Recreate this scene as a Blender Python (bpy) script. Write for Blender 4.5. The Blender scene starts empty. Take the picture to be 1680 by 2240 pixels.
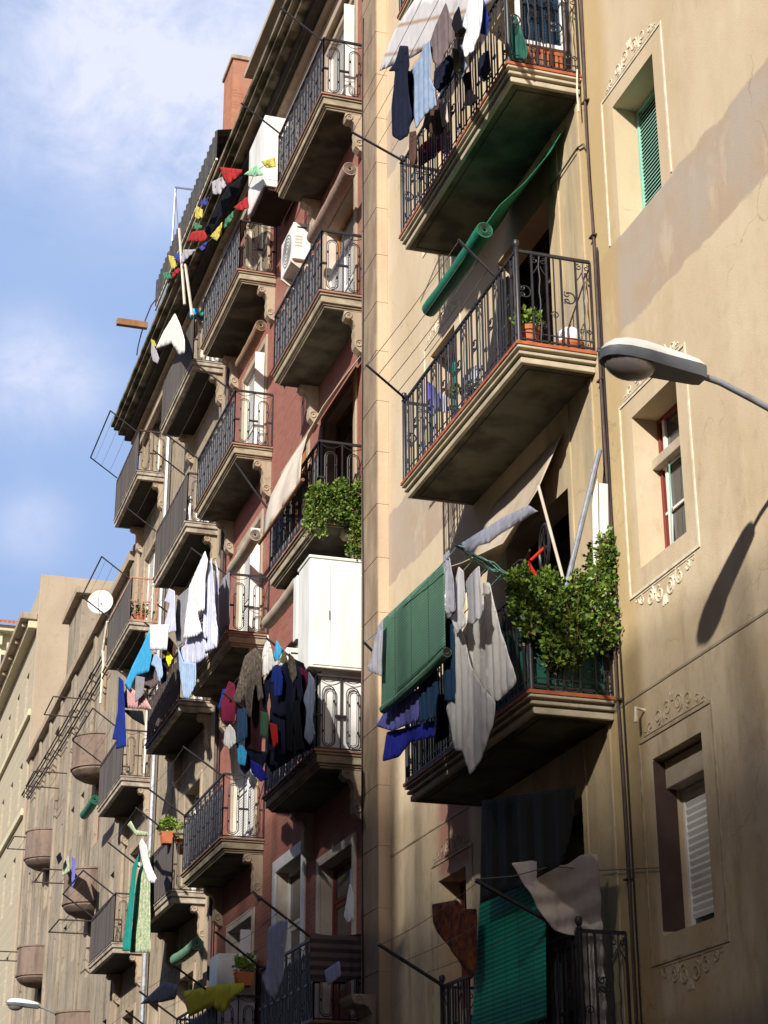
import bpy, math, random
from mathutils import Vector, geometry
from math import sin, cos, pi, radians, sqrt
random.seed(7)
sc = bpy.context.scene
COL = sc.collection
# ------------------------------------------------------------------ camera
CAMP = Vector((0.0, 8.0, 1.6))
FPX = 3979.05; YAW = radians(17.45808); PITCH = radians(22.38578); ROLL = radians(-0.23658)
_f = Vector((cos(PITCH)*cos(YAW), -cos(PITCH)*sin(YAW), sin(PITCH)))
_r = _f.cross(Vector((0, 0, 1))).normalized(); _u = _r.cross(_f)
_r2 = cos(ROLL)*_r + sin(ROLL)*_u; _u2 = -sin(ROLL)*_r + cos(ROLL)*_u
cam_d = bpy.data.cameras.new('camera'); cam = bpy.data.objects.new('camera', cam_d); COL.objects.link(cam)
from mathutils import Matrix
M4 = Matrix((( _r2.x, _u2.x, -_f.x, CAMP.x), (_r2.y, _u2.y, -_f.y, CAMP.y), (_r2.z, _u2.z, -_f.z, CAMP.z), (0, 0, 0, 1)))
cam.matrix_world = M4
cam_d.sensor_fit = 'VERTICAL'; cam_d.sensor_height = 24.0; cam_d.lens = 24.0*FPX/2240.0
cam_d.clip_start = 0.1; cam_d.clip_end = 3000
sc.camera = cam
# ------------------------------------------------------------------ sky, sun, exposure
SUN = Vector((1.2, -1.0, -0.8)).normalized()
w = bpy.data.worlds.new('World'); sc.world = w; w.use_nodes = True
nt = w.node_tree; nt.nodes.clear()
N = nt.nodes.new; L = nt.links.new
out = N('ShaderNodeOutputWorld'); bg = N('ShaderNodeBackground'); sky = N('ShaderNodeTexSky')
sky.sky_type = 'NISHITA'; sky.sun_disc = False; sky.sun_elevation = math.asin(-SUN.z); sky.sun_rotation = radians(-50.2)
sky.air_density = 1.0; sky.dust_density = 1.2; sky.ozone_density = 2.0
tc = N('ShaderNodeTexCoord')
mp = N('ShaderNodeMapping'); mp.inputs['Scale'].default_value = (2.4, 3.2, 4.6); mp.inputs['Location'].default_value = (3.1, 1.2, 0.4)
n1 = N('ShaderNodeTexNoise'); n1.inputs['Scale'].default_value = 5.2; n1.inputs['Detail'].default_value = 12; n1.inputs['Roughness'].default_value = .64
n1.inputs['Distortion'].default_value = .35
L(tc.outputs['Generated'], mp.inputs['Vector']); L(mp.outputs['Vector'], n1.inputs['Vector'])
def ray(px, py):
    return (_f + _r2*((px-840)/FPX) - _u2*((py-1120)/FPX)).normalized()
def wmath(op, a, b=None, clamp=False):
    m = N('ShaderNodeMath'); m.operation = op; m.use_clamp = clamp
    for i, v in enumerate((a, b)):
        if v is None: continue
        if isinstance(v, (int, float)): m.inputs[i].default_value = v
        else: L(v, m.inputs[i])
    return m.outputs[0]
acc = None
for (px, py, rad, wt) in ((250, 40, .09, .50), (60, 130, .06, .36), (400, 230, .045, .45), (430, 360, .03, .30), (60, 770, .022, .55), (170, 850, .024, .50), (10, 880, .022, .40), (70, 1150, .022, .40), (560, -120, .10, .55), (200, 320, .03, .16)):
    d = ray(px, py)
    vm = N('ShaderNodeVectorMath'); vm.operation = 'DISTANCE'; L(tc.outputs['Generated'], vm.inputs[0]); vm.inputs[1].default_value = d
    g = wmath('DIVIDE', vm.outputs['Value'], rad); g = wmath('MULTIPLY', g, g); g = wmath('MULTIPLY', g, -1.0); g = wmath('EXPONENT', g); g = wmath('MULTIPLY', g, wt)
    acc = g if acc is None else wmath('ADD', acc, g)
cn = wmath('SUBTRACT', n1.outputs['Fac'], .40); cn = wmath('MULTIPLY', cn, 2.6)
cl = wmath('ADD', cn, .35, False); cl = wmath('MULTIPLY', cl, acc, False); cl = wmath('ADD', cl, wmath('MULTIPLY', acc, .20))
cl = wmath('ADD', cl, .0, True)
mix = N('ShaderNodeMix'); mix.data_type = 'RGBA'
L(cl, mix.inputs[0])
SKY_K = 0.055
tint = N('ShaderNodeMix'); tint.data_type = 'RGBA'; tint.blend_type = 'MULTIPLY'; tint.inputs[0].default_value = 1
L(sky.outputs[0], tint.inputs[6]); tint.inputs[7].default_value = (1.0, .92, 1.02, 1)
air = N('ShaderNodeMix'); air.data_type = 'RGBA'; vv = N('ShaderNodeVectorMath'); vv.operation = 'DISTANCE'; L(tc.outputs['Generated'], vv.inputs[0]); vv.inputs[1].default_value = ray(200, 700)
gg = wmath('DIVIDE', vv.outputs['Value'], .55); gg = wmath('EXPONENT', wmath('MULTIPLY', wmath('MULTIPLY', gg, gg), -1.0)); L(wmath('ADD', wmath('MULTIPLY', gg, .66), .08), air.inputs[0])
L(tint.outputs[2], air.inputs[6]); air.inputs[7].default_value = (.33/SKY_K, .475/SKY_K, .78/SKY_K, 1)
L(air.outputs[2], mix.inputs[6]); mix.inputs[7].default_value = (.60/SKY_K, .63/SKY_K, .77/SKY_K, 1)
L(mix.outputs[2], bg.inputs[0]); bg.inputs[1].default_value = SKY_K
L(bg.outputs[0], out.inputs[0])
sl = bpy.data.lights.new('sun', 'SUN'); sl.energy = 5.0; sl.angle = radians(0.9); sl.color = (1.0, .94, .85)
so = bpy.data.objects.new('sun', sl); COL.objects.link(so); so.rotation_mode = 'QUATERNION'
so.rotation_quaternion = SUN.to_track_quat('-Z', 'Y'); so.location = (-20, 20, 40)
vs = sc.view_settings; vs.view_transform = 'Standard'; vs.look = 'None'; vs.exposure = 0.45; vs.gamma = 1.0; vs.use_curve_mapping = False

# ------------------------------------------------------------------ points: pixel of the plan -> point on a plane of the place
def onY(px, py, Y=0.0):
    d = ray(px, py); t = (Y-CAMP.y)/d.y; return CAMP + d*t
def onX(px, py, X):
    d = ray(px, py); t = (X-CAMP.x)/d.x; return CAMP + d*t
CR = {'z1': (480, 0, 4.1475), 'z2': (330, 350, 3.318), 'z3': (180, 650, 3.19), 'z4': (560, 800, 3.687), 'z5': (200, 1150, 2.592), 'z6': (250, 1650, 2.765),
      'z7': (0, 1200, 4.021), 'z8': (0, 1650, 3.75), 's1': (780, 0, 2.765), 's2': (780, 450, 2.765), 's3': (780, 1000, 2.552), 's4': (780, 1600, 2.552),
      's5': (1200, 0, 3.16), 's6': (1200, 650, 2.95), 's7': (1300, 1350, 2.484), 'p': (0, 0, 1.0)}
def cr(k, x, y):
    a, b, s = CR[k]; return a + x/s, b + y/s

# ------------------------------------------------------------------ mesh builder
class MB:
    def __init__(s): s.v = []; s.f = []
    def add(s, vs_, fs):
        o = len(s.v); s.v += [Vector(v) for v in vs_]; s.f += [tuple(i+o for i in f) for f in fs]; return s
    def box(s, x0, x1, y0, y1, z0, z1):
        x0, x1 = min(x0, x1), max(x0, x1); y0, y1 = min(y0, y1), max(y0, y1); z0, z1 = min(z0, z1), max(z0, z1)
        return s.add([(x0, y0, z0), (x1, y0, z0), (x1, y1, z0), (x0, y1, z0), (x0, y0, z1), (x1, y0, z1), (x1, y1, z1), (x0, y1, z1)],
                     [(0, 3, 2, 1), (4, 5, 6, 7), (0, 1, 5, 4), (1, 2, 6, 5), (2, 3, 7, 6), (3, 0, 4, 7)])
    def tube(s, pts, r, n=6, closed=False, taper=None):
        pts = [Vector(p) for p in pts]; m = len(pts); rings = []
        up = None
        for i, p in enumerate(pts):
            if closed: t = pts[(i+1) % m] - pts[i-1]
            else: t = pts[min(i+1, m-1)] - pts[max(i-1, 0)]
            if t.length < 1e-9: t = Vector((0, 0, 1))
            t.normalize()
            if up is None:
                up = Vector((0, 0, 1)) if abs(t.z) < .9 else Vector((1, 0, 0))
            a = t.cross(up)
            if a.length < 1e-4: a = t.orthogonal()
            a.normalize(); b = a.cross(t).normalized(); up = b
            rr = r if taper is None else taper[i]
            rings.append([p + a*rr*cos(2*pi*k/n+pi/n) + b*rr*sin(2*pi*k/n+pi/n) for k in range(n)])
        vs_ = [v for R in rings for v in R]; fs = []
        for i in range(m if closed else m-1):
            j = (i+1) % m
            for k in range(n):
                fs.append((i*n+k, i*n+(k+1) % n, j*n+(k+1) % n, j*n+k))
        if not closed: fs.append(tuple(range(n-1, -1, -1))); fs.append(tuple((m-1)*n+k for k in range(n)))
        return s.add(vs_, fs)
    def bar(s, p, q, w, n=4): return s.tube([p, q], w*.7 if n == 4 else w/2, n)
    def prism(s, poly, fn, a, b):
        """poly: 2-D outline; fn(u,v,t)->3-D; extruded t from a to b"""
        n = len(poly); vs_ = [fn(u, v, a) for u, v in poly] + [fn(u, v, b) for u, v in poly]
        return s.add(vs_, [tuple(range(n-1, -1, -1)), tuple(range(n, 2*n))] + [(i, (i+1) % n, n+(i+1) % n, n+i) for i in range(n)])
    def lathe(s, c, prof, n=16, axis=None):
        c = Vector(c); A = Vector(axis or (0, 0, 1)).normalized(); B = A.orthogonal().normalized(); Cc = A.cross(B)
        vs_ = []
        for r, h in prof:
            for k in range(n): vs_.append(c + A*h + (B*cos(2*pi*k/n) + Cc*sin(2*pi*k/n))*r)
        fs = []
        for i in range(len(prof)-1):
            for k in range(n): fs.append((i*n+k, i*n+(k+1) % n, (i+1)*n+(k+1) % n, (i+1)*n+k))
        fs.append(tuple(range(n-1, -1, -1))); fs.append(tuple((len(prof)-1)*n+k for k in range(n)))
        return s.add(vs_, fs)
    def build(s, name, mat, parent=None, smooth=False, bevel=0, origin=None, angle=40):
        me = bpy.data.meshes.new(name)
        if parent is not None: og = wl(parent)
        elif origin is not None: og = Vector(origin)
        else:
            if s.v:
                xs = [v.x for v in s.v]; ys = [v.y for v in s.v]; zs = [v.z for v in s.v]
                og = Vector(((min(xs)+max(xs))/2, (min(ys)+max(ys))/2, min(zs)))
            else: og = Vector((0, 0, 0))
        me.from_pydata([tuple(v-og) for v in s.v], [], s.f); me.update()
        if mat: me.materials.append(mat)
        if smooth:
            me.polygons.foreach_set('use_smooth', [True]*len(me.polygons))
            try: me.set_sharp_from_angle(angle=radians(angle))
            except Exception: pass
        o = bpy.data.objects.new(name, me); COL.objects.link(o)
        if parent is not None: o.parent = parent
        else: o.location = og
        if bevel:
            b = o.modifiers.new('bevel', 'BEVEL'); b.width = bevel; b.segments = 2; b.limit_method = 'ANGLE'
        return o
def wl(o):
    p = Vector((0, 0, 0))
    while o is not None: p = p + o.location; o = o.parent
    return p
def tag(o, label=None, cat=None, group=None, kind=None):
    if label: o['label'] = label
    if cat: o['category'] = cat
    if group: o['group'] = group
    if kind: o['kind'] = kind
    return o
def thing(name, loc, label, cat, group=None):
    o = bpy.data.objects.new(name, None); COL.objects.link(o); o.location = loc; o.empty_display_size = .2
    return tag(o, label, cat, group)

# ------------------------------------------------------------------ materials
def mat(name, c, c2=None, scale=4.0, mixlo=.35, mixhi=.65, rough=.85, bump=0.0, bscale=60.0, streak=1.0, metal=0.0, trans=0.0, spec=.35, alpha=1.0, detail=6):
    m = bpy.data.materials.new(name); m.use_nodes = True; t = m.node_tree; b = t.nodes['Principled BSDF']
    b.inputs['Roughness'].default_value = rough; b.inputs['Metallic'].default_value = metal
    b.inputs['Specular IOR Level'].default_value = spec
    if trans: b.inputs['Transmission Weight'].default_value = trans
    if alpha < 1: b.inputs['Alpha'].default_value = alpha
    tcn = t.nodes.new('ShaderNodeTexCoord'); co = tcn.outputs['Object']
    if c2 is None: c2 = tuple(x*.78 for x in c)
    mpn = t.nodes.new('ShaderNodeMapping'); mpn.inputs['Scale'].default_value = (1, 1, 1.0/streak); t.links.new(co, mpn.inputs['Vector'])
    n = t.nodes.new('ShaderNodeTexNoise'); n.inputs['Scale'].default_value = scale; n.inputs['Detail'].default_value = detail
    t.links.new(mpn.outputs[0], n.inputs['Vector'])
    r = t.nodes.new('ShaderNodeMapRange'); r.inputs[1].default_value = mixlo; r.inputs[2].default_value = mixhi; t.links.new(n.outputs['Fac'], r.inputs[0])
    mx = t.nodes.new('ShaderNodeMix'); mx.data_type = 'RGBA'; t.links.new(r.outputs[0], mx.inputs[0])
    mx.inputs[6].default_value = (*c, 1); mx.inputs[7].default_value = (*c2, 1)
    t.links.new(mx.outputs[2], b.inputs['Base Color'])
    if bump:
        n2 = t.nodes.new('ShaderNodeTexNoise'); n2.inputs['Scale'].default_value = bscale; n2.inputs['Detail'].default_value = 5; t.links.new(co, n2.inputs['Vector'])
        bp = t.nodes.new('ShaderNodeBump'); bp.inputs['Strength'].default_value = bump; bp.inputs['Distance'].default_value = .01
        t.links.new(n2.outputs['Fac'], bp.inputs['Height']); t.links.new(bp.outputs[0], b.inputs['Normal'])
    return m
class NT:
    """small helper to write node graphs"""
    def __init__(s, name, rough=.9):
        s.m = bpy.data.materials.new(name); s.m.use_nodes = True; s.t = s.m.node_tree; s.b = s.t.nodes['Principled BSDF']
        s.b.inputs['Roughness'].default_value = rough; s.b.inputs['Specular IOR Level'].default_value = .25
        g = s.t.nodes.new('ShaderNodeNewGeometry'); s.pos = g.outputs['Position']
        sp = s.t.nodes.new('ShaderNodeSeparateXYZ'); s.t.links.new(s.pos, sp.inputs[0]); s.x, s.y, s.z = sp.outputs
    def lk(s, v, i):
        if isinstance(v, (int, float)): i.default_value = v
        elif isinstance(v, tuple): i.default_value = (*v, 1)
        else: s.t.links.new(v, i)
    def math(s, op, a, b=0.0, clamp=False):
        m = s.t.nodes.new('ShaderNodeMath'); m.operation = op; m.use_clamp = clamp; s.lk(a, m.inputs[0]); s.lk(b, m.inputs[1]); return m.outputs[0]
    def noise(s, scale, sx=1, sy=1, sz=1, detail=6, off=0, rough=.55):
        mp_ = s.t.nodes.new('ShaderNodeMapping'); mp_.inputs['Scale'].default_value = (sx, sy, sz); mp_.inputs['Location'].default_value = (off, off*.7, off*.3)
        s.t.links.new(s.pos, mp_.inputs['Vector']); n = s.t.nodes.new('ShaderNodeTexNoise'); n.inputs['Scale'].default_value = scale; n.inputs['Detail'].default_value = detail
        n.inputs['Roughness'].default_value = rough
        s.t.links.new(mp_.outputs[0], n.inputs['Vector']); return n.outputs['Fac']
    def ramp(s, v, lo, hi, a=0.0, b=1.0, smooth=False):
        r = s.t.nodes.new('ShaderNodeMapRange'); r.interpolation_type = 'SMOOTHSTEP' if smooth else 'LINEAR'
        s.lk(v, r.inputs[0]); r.inputs[1].default_value = lo; r.inputs[2].default_value = hi; r.inputs[3].default_value = a; r.inputs[4].default_value = b; return r.outputs[0]
    def mix(s, f, a, b):
        m = s.t.nodes.new('ShaderNodeMix'); m.data_type = 'RGBA'; s.lk(f, m.inputs[0]); s.lk(a, m.inputs[6]); s.lk(b, m.inputs[7]); return m.outputs[2]
    def fin(s, col, bump=None, bs=.3, bd=.02):
        s.lk(col, s.b.inputs['Base Color'])
        if bump is not None:
            bp = s.t.nodes.new('ShaderNodeBump'); bp.inputs['Strength'].default_value = bs; bp.inputs['Distance'].default_value = bd
            s.t.links.new(bump, bp.inputs['Height']); s.t.links.new(bp.outputs[0], s.b.inputs['Normal'])
        return s.m
def m_rwall():
    n = NT('ochre_plaster'); big = n.noise(.55, 1, 1, .7, 5); med = n.noise(2.2, 1, 1, .45, 7, 3.3); st = n.noise(2.6, 1.3, 1.3, .22, 8, 9, .65); fine = n.noise(45, detail=3)
    c = n.mix(n.ramp(big, .35, .65), (.60, .49, .345), (.52, .41, .265))
    c = n.mix(n.ramp(med, .45, .75, 0, .55), c, (.63, .52, .37))
    # band of bare cement render with a ragged edge
    wob = n.math('MULTIPLY', n.math('SUBTRACT', n.noise(1.7, detail=7, off=5), .5), .34)
    zz = n.math('ADD', n.z, wob)
    def band(lo, hi, e=.02):
        return n.math('MULTIPLY', n.ramp(zz, lo-e, lo+e), n.ramp(zz, hi-e, hi+e, 1, 0))
    bm = band(11.25, 12.42)
    grey = n.mix(n.ramp(n.noise(1.3, detail=6, off=2), .42, .62), (.42, .355, .29), (.43, .325, .235))
    c = n.mix(bm, c, grey); c = n.mix(band(18.55, 19.9), c, grey)
    # run-off stains and grime, stronger on the lower floors
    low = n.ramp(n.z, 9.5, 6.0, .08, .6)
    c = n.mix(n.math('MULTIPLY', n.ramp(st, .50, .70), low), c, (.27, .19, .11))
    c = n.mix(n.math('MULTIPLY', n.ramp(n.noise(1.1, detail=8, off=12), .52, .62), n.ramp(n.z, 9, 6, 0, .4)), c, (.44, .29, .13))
    # yellower, darker coat near the down pipe
    pp = n.math('MULTIPLY', n.ramp(n.x, 16.35, 16.7, 0, 1, True), n.ramp(n.x, 17.3, 17.4, 1, 0))
    c = n.mix(n.math('MULTIPLY', pp, .7), c, (.47, .34, .15))
    pp = n.math('MULTIPLY', n.ramp(n.x, 17.3, 17.4), n.ramp(n.x, 18.7, 18.9, 1, 0))
    c = n.mix(n.math('MULTIPLY', pp, .55), c, (.42, .33, .19))
    c = n.mix(n.math('MULTIPLY', pp, n.ramp(st, .45, .62, 0, .6)), c, (.28, .24, .17))
    # bare pink brick patch by the low window
    px_ = n.math('MULTIPLY', n.ramp(n.x, 21.7, 21.9), n.ramp(n.x, 22.9, 23.2, 1, 0)); pz = n.math('MULTIPLY', n.ramp(zz, 6.2, 6.4), n.ramp(zz, 7.3, 7.45, 1, 0))
    c = n.mix(n.math('MULTIPLY', px_, pz), c, (.40, .20, .15))
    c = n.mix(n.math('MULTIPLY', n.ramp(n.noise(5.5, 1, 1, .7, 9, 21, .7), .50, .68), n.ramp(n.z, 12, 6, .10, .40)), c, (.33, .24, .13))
    c = n.mix(n.ramp(n.noise(1.6, 1, 1, .5, 8, 31, .65), .56, .66, 0, .30), c, (.66, .55, .40))
    vo = n.t.nodes.new('ShaderNodeTexVoronoi'); vo.feature = 'DISTANCE_TO_EDGE'; vo.inputs['Scale'].default_value = .42
    ad = n.t.nodes.new('ShaderNodeVectorMath'); ad.operation = 'ADD'; nz = n.t.nodes.new('ShaderNodeTexNoise'); nz.inputs['Scale'].default_value = 1.7; nz.inputs['Detail'].default_value = 8
    n.t.links.new(n.pos, nz.inputs['Vector']); n.t.links.new(n.pos, ad.inputs[0]); n.t.links.new(nz.outputs['Color'], ad.inputs[1]); n.t.links.new(ad.outputs[0], vo.inputs['Vector'])
    c = n.mix(n.math('MULTIPLY', n.ramp(vo.outputs['Distance'], .0, .006, 1, 0), n.ramp(n.noise(.8, off=41), .5, .6, 0, .45)), c, (.22, .16, .10))
    h = n.math('ADD', n.math('MULTIPLY', med, .8), n.math('MULTIPLY', fine, .22))
    return n.fin(c, h, .35, .03)
def m_brick(name, a, b, mortar, sx=1.0):
    n = NT(name)
    cb = n.t.nodes.new('ShaderNodeCombineXYZ'); n.lk(n.math('ADD', n.x, n.y), cb.inputs[0]); n.lk(n.z, cb.inputs[1])
    br = n.t.nodes.new('ShaderNodeTexBrick'); n.t.links.new(cb.outputs[0], br.inputs['Vector']); br.inputs['Scale'].default_value = 1.0
    br.inputs['Brick Width'].default_value = .32*sx; br.inputs['Row Height'].default_value = .085*sx; br.inputs['Mortar Size'].default_value = .009*sx; br.inputs['Mortar Smooth'].default_value = .3
    br.inputs['Color1'].default_value = (*a, 1); br.inputs['Color2'].default_value = (*b, 1); br.inputs['Mortar'].default_value = (*mortar, 1)
    st = n.noise(2.2, 1, 1, .25, 6, 4)
    c = n.mix(n.ramp(st, .45, .7, 0, .6), br.outputs['Color'], (.30, .12, .09)); c = n.mix(n.ramp(n.noise(.9, detail=6, off=8), .5, .7, 0, .5), c, (.36, .21, .16))
    hh = n.math('SUBTRACT', 1.0, br.outputs['Fac'])
    return n.fin(c, hh, .5, .008)
def m_plaster(name, a, b, dark, streakamt=.5, rough=.9):
    n = NT(name, rough); big = n.noise(.7, 1, 1, .8, 6); st = n.noise(3.2, 1.2, 1.2, .14, 7, 6)
    c = n.mix(n.ramp(big, .35, .65), a, b); c = n.mix(n.ramp(st, .5, .74, 0, streakamt), c, dark)
    c = n.mix(n.ramp(n.noise(6, detail=7, off=3), .55, .7, 0, streakamt*.6), c, dark)
    return n.fin(c, n.noise(9, detail=8), .4, .02)
def m_stripes(name, a, b, per, axis='z', duty=.5, rough=.7, extra=None, slope=0.0, bump=.5):
    n = NT(name, rough); v = {'x': n.x, 'y': n.y, 'z': n.z}[axis]
    if slope: v = n.math('SUBTRACT', v, n.math('MULTIPLY', n.x, slope))
    f = n.math('FRACT', n.math('DIVIDE', v, per)); t_ = n.math('ABSOLUTE', n.math('SUBTRACT', f, .5))
    c = n.mix(n.ramp(t_, duty*.5-.06, duty*.5+.06), a, b)
    c = n.mix(n.ramp(n.noise(5, detail=6), .4, .7, 0, .35), c, tuple(x*.6 for x in a))
    if extra: # fine vertical strings
        g = n.math('FRACT', n.math('DIVIDE', n.x, extra)); c = n.mix(n.ramp(n.math('ABSOLUTE', n.math('SUBTRACT', g, .5)), .46, .49), c, tuple(x*.45 for x in a))
    return n.fin(c, t_, bump, .01)
def m_tiled(name):
    n = NT(name)
    f = n.math('FRACT', n.math('DIVIDE', n.y, .24)); r_ = n.math('ABSOLUTE', n.math('SUBTRACT', f, .5))
    c = n.mix(n.ramp(r_, .1, .5), (.48, .15, .07), (.22, .07, .04)); c = n.mix(n.ramp(n.noise(3), .4, .7, 0, .5), c, (.5, .26, .16))
    return n.fin(c, r_, .8, .03)
MT = {}
MT['rwall'] = m_rwall()
MT['brick'] = m_brick('red_brick', (.31, .115, .085), (.24, .085, .065), (.25, .155, .125))
MT['chimney'] = m_brick('orange_brick', (.48, .20, .11), (.40, .15, .08), (.36, .26, .2))
MT['stone'] = m_plaster('carved_stone', (.42, .34, .25), (.34, .27, .19), (.16, .12, .09), .55)
def m_pil():
    n = NT('pilaster_stone'); st = n.noise(3, 1.2, 1.2, .14, 7, 6); c = n.mix(n.ramp(n.noise(.7, detail=6), .35, .65), (.56, .43, .30), (.50, .38, .26))
    c = n.mix(n.ramp(st, .5, .74, 0, .35), c, (.28, .2, .14)); g = n.math('MULTIPLY', n.ramp(n.y, .17, .19), n.ramp(n.noise(4, 1, 1, .3, 7, 2), .3, .6, .55, .95))
    return n.fin(n.mix(g, c, (.20, .15, .105)), n.noise(9, detail=8), .4, .02)
MT['pil'] = m_pil()
MT['tanwall'] = m_plaster('tan_plaster', (.37, .30, .215), (.285, .235, .17), (.10, .08, .06), .85)
MT['ewall'] = m_plaster('pale_plaster', (.36, .305, .23), (.275, .23, .175), (.10, .08, .06), .85)
MT['gable'] = m_plaster('peach_plaster', (.43, .35, .25), (.38, .305, .22), (.26, .21, .15), .4)
MT['pinkpl'] = m_plaster('pink_plaster', (.22, .16, .13), (.16, .12, .095), (.08, .055, .042), .8)
MT['cream'] = m_plaster('cream_stone', (.62, .56, .38), (.55, .49, .34), (.33, .28, .2), .3)
MT['opp'] = m_plaster('street_plaster', (.24, .18, .13), (.19, .15, .11), (.12, .09, .07), .4)
MT['mould'] = mat('balcony_moulding', (.42, .36, .25), (.26, .21, .15), 3.5, bump=.3, streak=.5)
MT['mould2'] = mat('balcony_moulding_grey', (.45, .40, .32), (.22, .18, .14), 4.5, bump=.35, detail=8)
MT['mouldA'] = mat('cream_moulding', (.50, .44, .32), (.36, .31, .22), 3.5, bump=.3, streak=.5)
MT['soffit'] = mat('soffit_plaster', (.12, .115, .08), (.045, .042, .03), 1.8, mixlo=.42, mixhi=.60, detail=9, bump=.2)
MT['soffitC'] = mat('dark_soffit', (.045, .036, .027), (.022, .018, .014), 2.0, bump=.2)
MT['tile'] = mat('terracotta_tile', (.45, .13, .05), (.30, .08, .035), 6, rough=.6)
MT['tileB'] = mat('worn_terracotta', (.40, .20, .13), (.28, .15, .10), 6, rough=.7)
MT['iron'] = mat('black_iron', (.018, .018, .024), (.03, .028, .03), 12, rough=.45, spec=.5)
MT['ironC'] = mat('rusty_iron', (.03, .027, .027), (.07, .04, .028), 9, rough=.6)
MT['ironO'] = mat('salmon_painted_iron', (.55, .27, .18), (.4, .2, .13), 9, rough=.6)
MT['steel'] = mat('grey_steel', (.30, .33, .38), (.2, .21, .24), 10, rough=.4, metal=.3)
MT['white'] = mat('white_paint', (.74, .74, .72), (.64, .63, .60), 3, rough=.5)
MT['whitel'] = m_stripes('white_louvres', (.66, .65, .61), (.40, .39, .36), .07)
MT['cab'] = mat('white_enamel', (.76, .76, .72), (.58, .56, .50), 3.0, mixlo=.48, mixhi=.72, rough=.4, streak=5, detail=9)
MT['line'] = mat('white_line_paint', (.76, .70, .58), (.58, .49, .36), 8, rough=.8)
MT['linelow'] = mat('dirty_line_paint', (.50, .42, .30), (.33, .26, .17), 6, rough=.85)
MT['glass'] = mat('dark_glass', (.05, .055, .06), (.03, .035, .04), 1.0, rough=.08, spec=.8)
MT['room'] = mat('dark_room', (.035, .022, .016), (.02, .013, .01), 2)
MT['wood'] = mat('brown_wood', (.30, .15, .07), (.2, .09, .04), 5, streak=6)
MT['jamb'] = mat('shaded_jamb_brown', (.085, .05, .04), (.06, .035, .03), 4, rough=.9)  # shade of the far window jamb put into a brown tone
MT['redwood'] = mat('dark_red_paint', (.20, .035, .025), (.14, .025, .02), 5, streak=5, rough=.5)
MT['pine'] = mat('ochre_wood', (.42, .20, .07), (.30, .13, .05), 5, streak=6)
MT['greensh'] = m_stripes('green_shutter_slats', (.30, .56, .47), (.16, .38, .30), .055, duty=.6)
MT['greenp'] = mat('green_shutter_paint', (.30, .55, .46), (.22, .46, .38), 4, rough=.5)
MT['whitesh'] = m_stripes('roller_slats', (.66, .62, .55), (.30, .26, .22), .085, duty=.62)
MT['gblind'] = m_stripes('sea_green_reed_blind', (.15, .31, .20), (.09, .20, .13), .036, duty=.6, extra=.62)
MT['gblind2'] = m_stripes('emerald_reed_blind', (.018, .42, .28), (.010, .17, .115), .050, duty=.62, extra=.40)
MT['groll'] = mat('rolled_green_reed', (.015, .19, .105), (.01, .12, .065), 30, rough=.5)
MT['broll'] = mat('rolled_brown_reed', (.34, .22, .13), (.22, .14, .08), 14, rough=.8)
MT['broll2'] = mat('rolled_pink_reed', (.36, .25, .20), (.25, .17, .13), 14, rough=.8)
MT['canvas'] = mat('cream_canvas', (.60, .53, .45), (.50, .43, .35), 3, bump=.2, bscale=30)
MT['canvasd'] = mat('beige_canvas', (.46, .39, .30), (.36, .30, .23), 3, bump=.2, bscale=30)
MT['blindshade'] = mat('shaded_blind_sheet', (.014, .012, .008), (.009, .008, .005), 3, bump=.2)  # deep shade on the hanging blind put into the colour
MT['awnstripe'] = m_stripes('striped_canvas', (.60, .58, .58), (.35, .20, .10), .47, duty=.90, bump=0, slope=.65)
MT['leaf'] = mat('leaf_green', (.085, .15, .02), (.045, .09, .012), 8, mixlo=.4, mixhi=.6, rough=.5)
MT['leaf2'] = mat('leaf_bright', (.20, .28, .045), (.10, .18, .02), 9, mixlo=.4, mixhi=.6, rough=.5)
MT['stem'] = mat('plant_stem', (.12, .07, .03), None, 5)
MT['pot'] = mat('terracotta_pot', (.46, .15, .06), (.34, .10, .04), 5)
MT['plastic'] = mat('clear_plastic', (.62, .62, .70), (.5, .5, .58), 6, rough=.2, spec=.6, alpha=.8)
MT['lampw'] = mat('lamp_shell_white', (.80, .79, .76), (.72, .71, .68), 3, rough=.35)
MT['lampg'] = mat('lamp_rim_grey', (.13, .15, .17), (.10, .11, .13), 3, rough=.5)
MT['lampgl'] = mat('lamp_bowl', (.20, .17, .17), (.15, .13, .13), 2, rough=.15, spec=.7, alpha=.9)
MT['pipe'] = mat('brown_pipe', (.10, .07, .06), (.06, .04, .035), 6, rough=.7)
MT['cable'] = mat('black_cable', (.03, .025, .03), None, 6)
MT['wire'] = mat('thin_wire', (.16, .14, .12), None, 6)
MT['asphalt'] = mat('asphalt', (.05, .05, .05), (.07, .07, .068), 8, bump=.4)
MT['pave'] = mat('paving', (.11, .10, .09), (.085, .08, .07), 5, bump=.3)
MT['tiles'] = m_tiled('red_roof_tiles')
MT['corr'] = mat('corrugated_sheet', (.035, .04, .045), (.07, .06, .05), 6, rough=.6)
MT['moss'] = mat('mossy_gutter', (.26, .22, .16), (.06, .055, .025), 2.2, mixlo=.42, mixhi=.58, detail=8, bump=.4)
MT['cornd'] = mat('dark_cornice', (.055, .042, .032), (.025, .02, .015), 2.5, bump=.3)  # near-black tone of the cornice bands and shed walls
MT['screen'] = mat('dark_reed_mat', (.06, .055, .055), (.12, .10, .09), 9, streak=20)
MT['greenscreen'] = mat('green_mesh_screen', (.03, .16, .12), (.02, .10, .08), 5, rough=.6, alpha=.75)
def cm(name, c, c2=None, scale=6): return mat(name, c, c2, scale, rough=.9, bump=.35, bscale=18, spec=.1)
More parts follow.
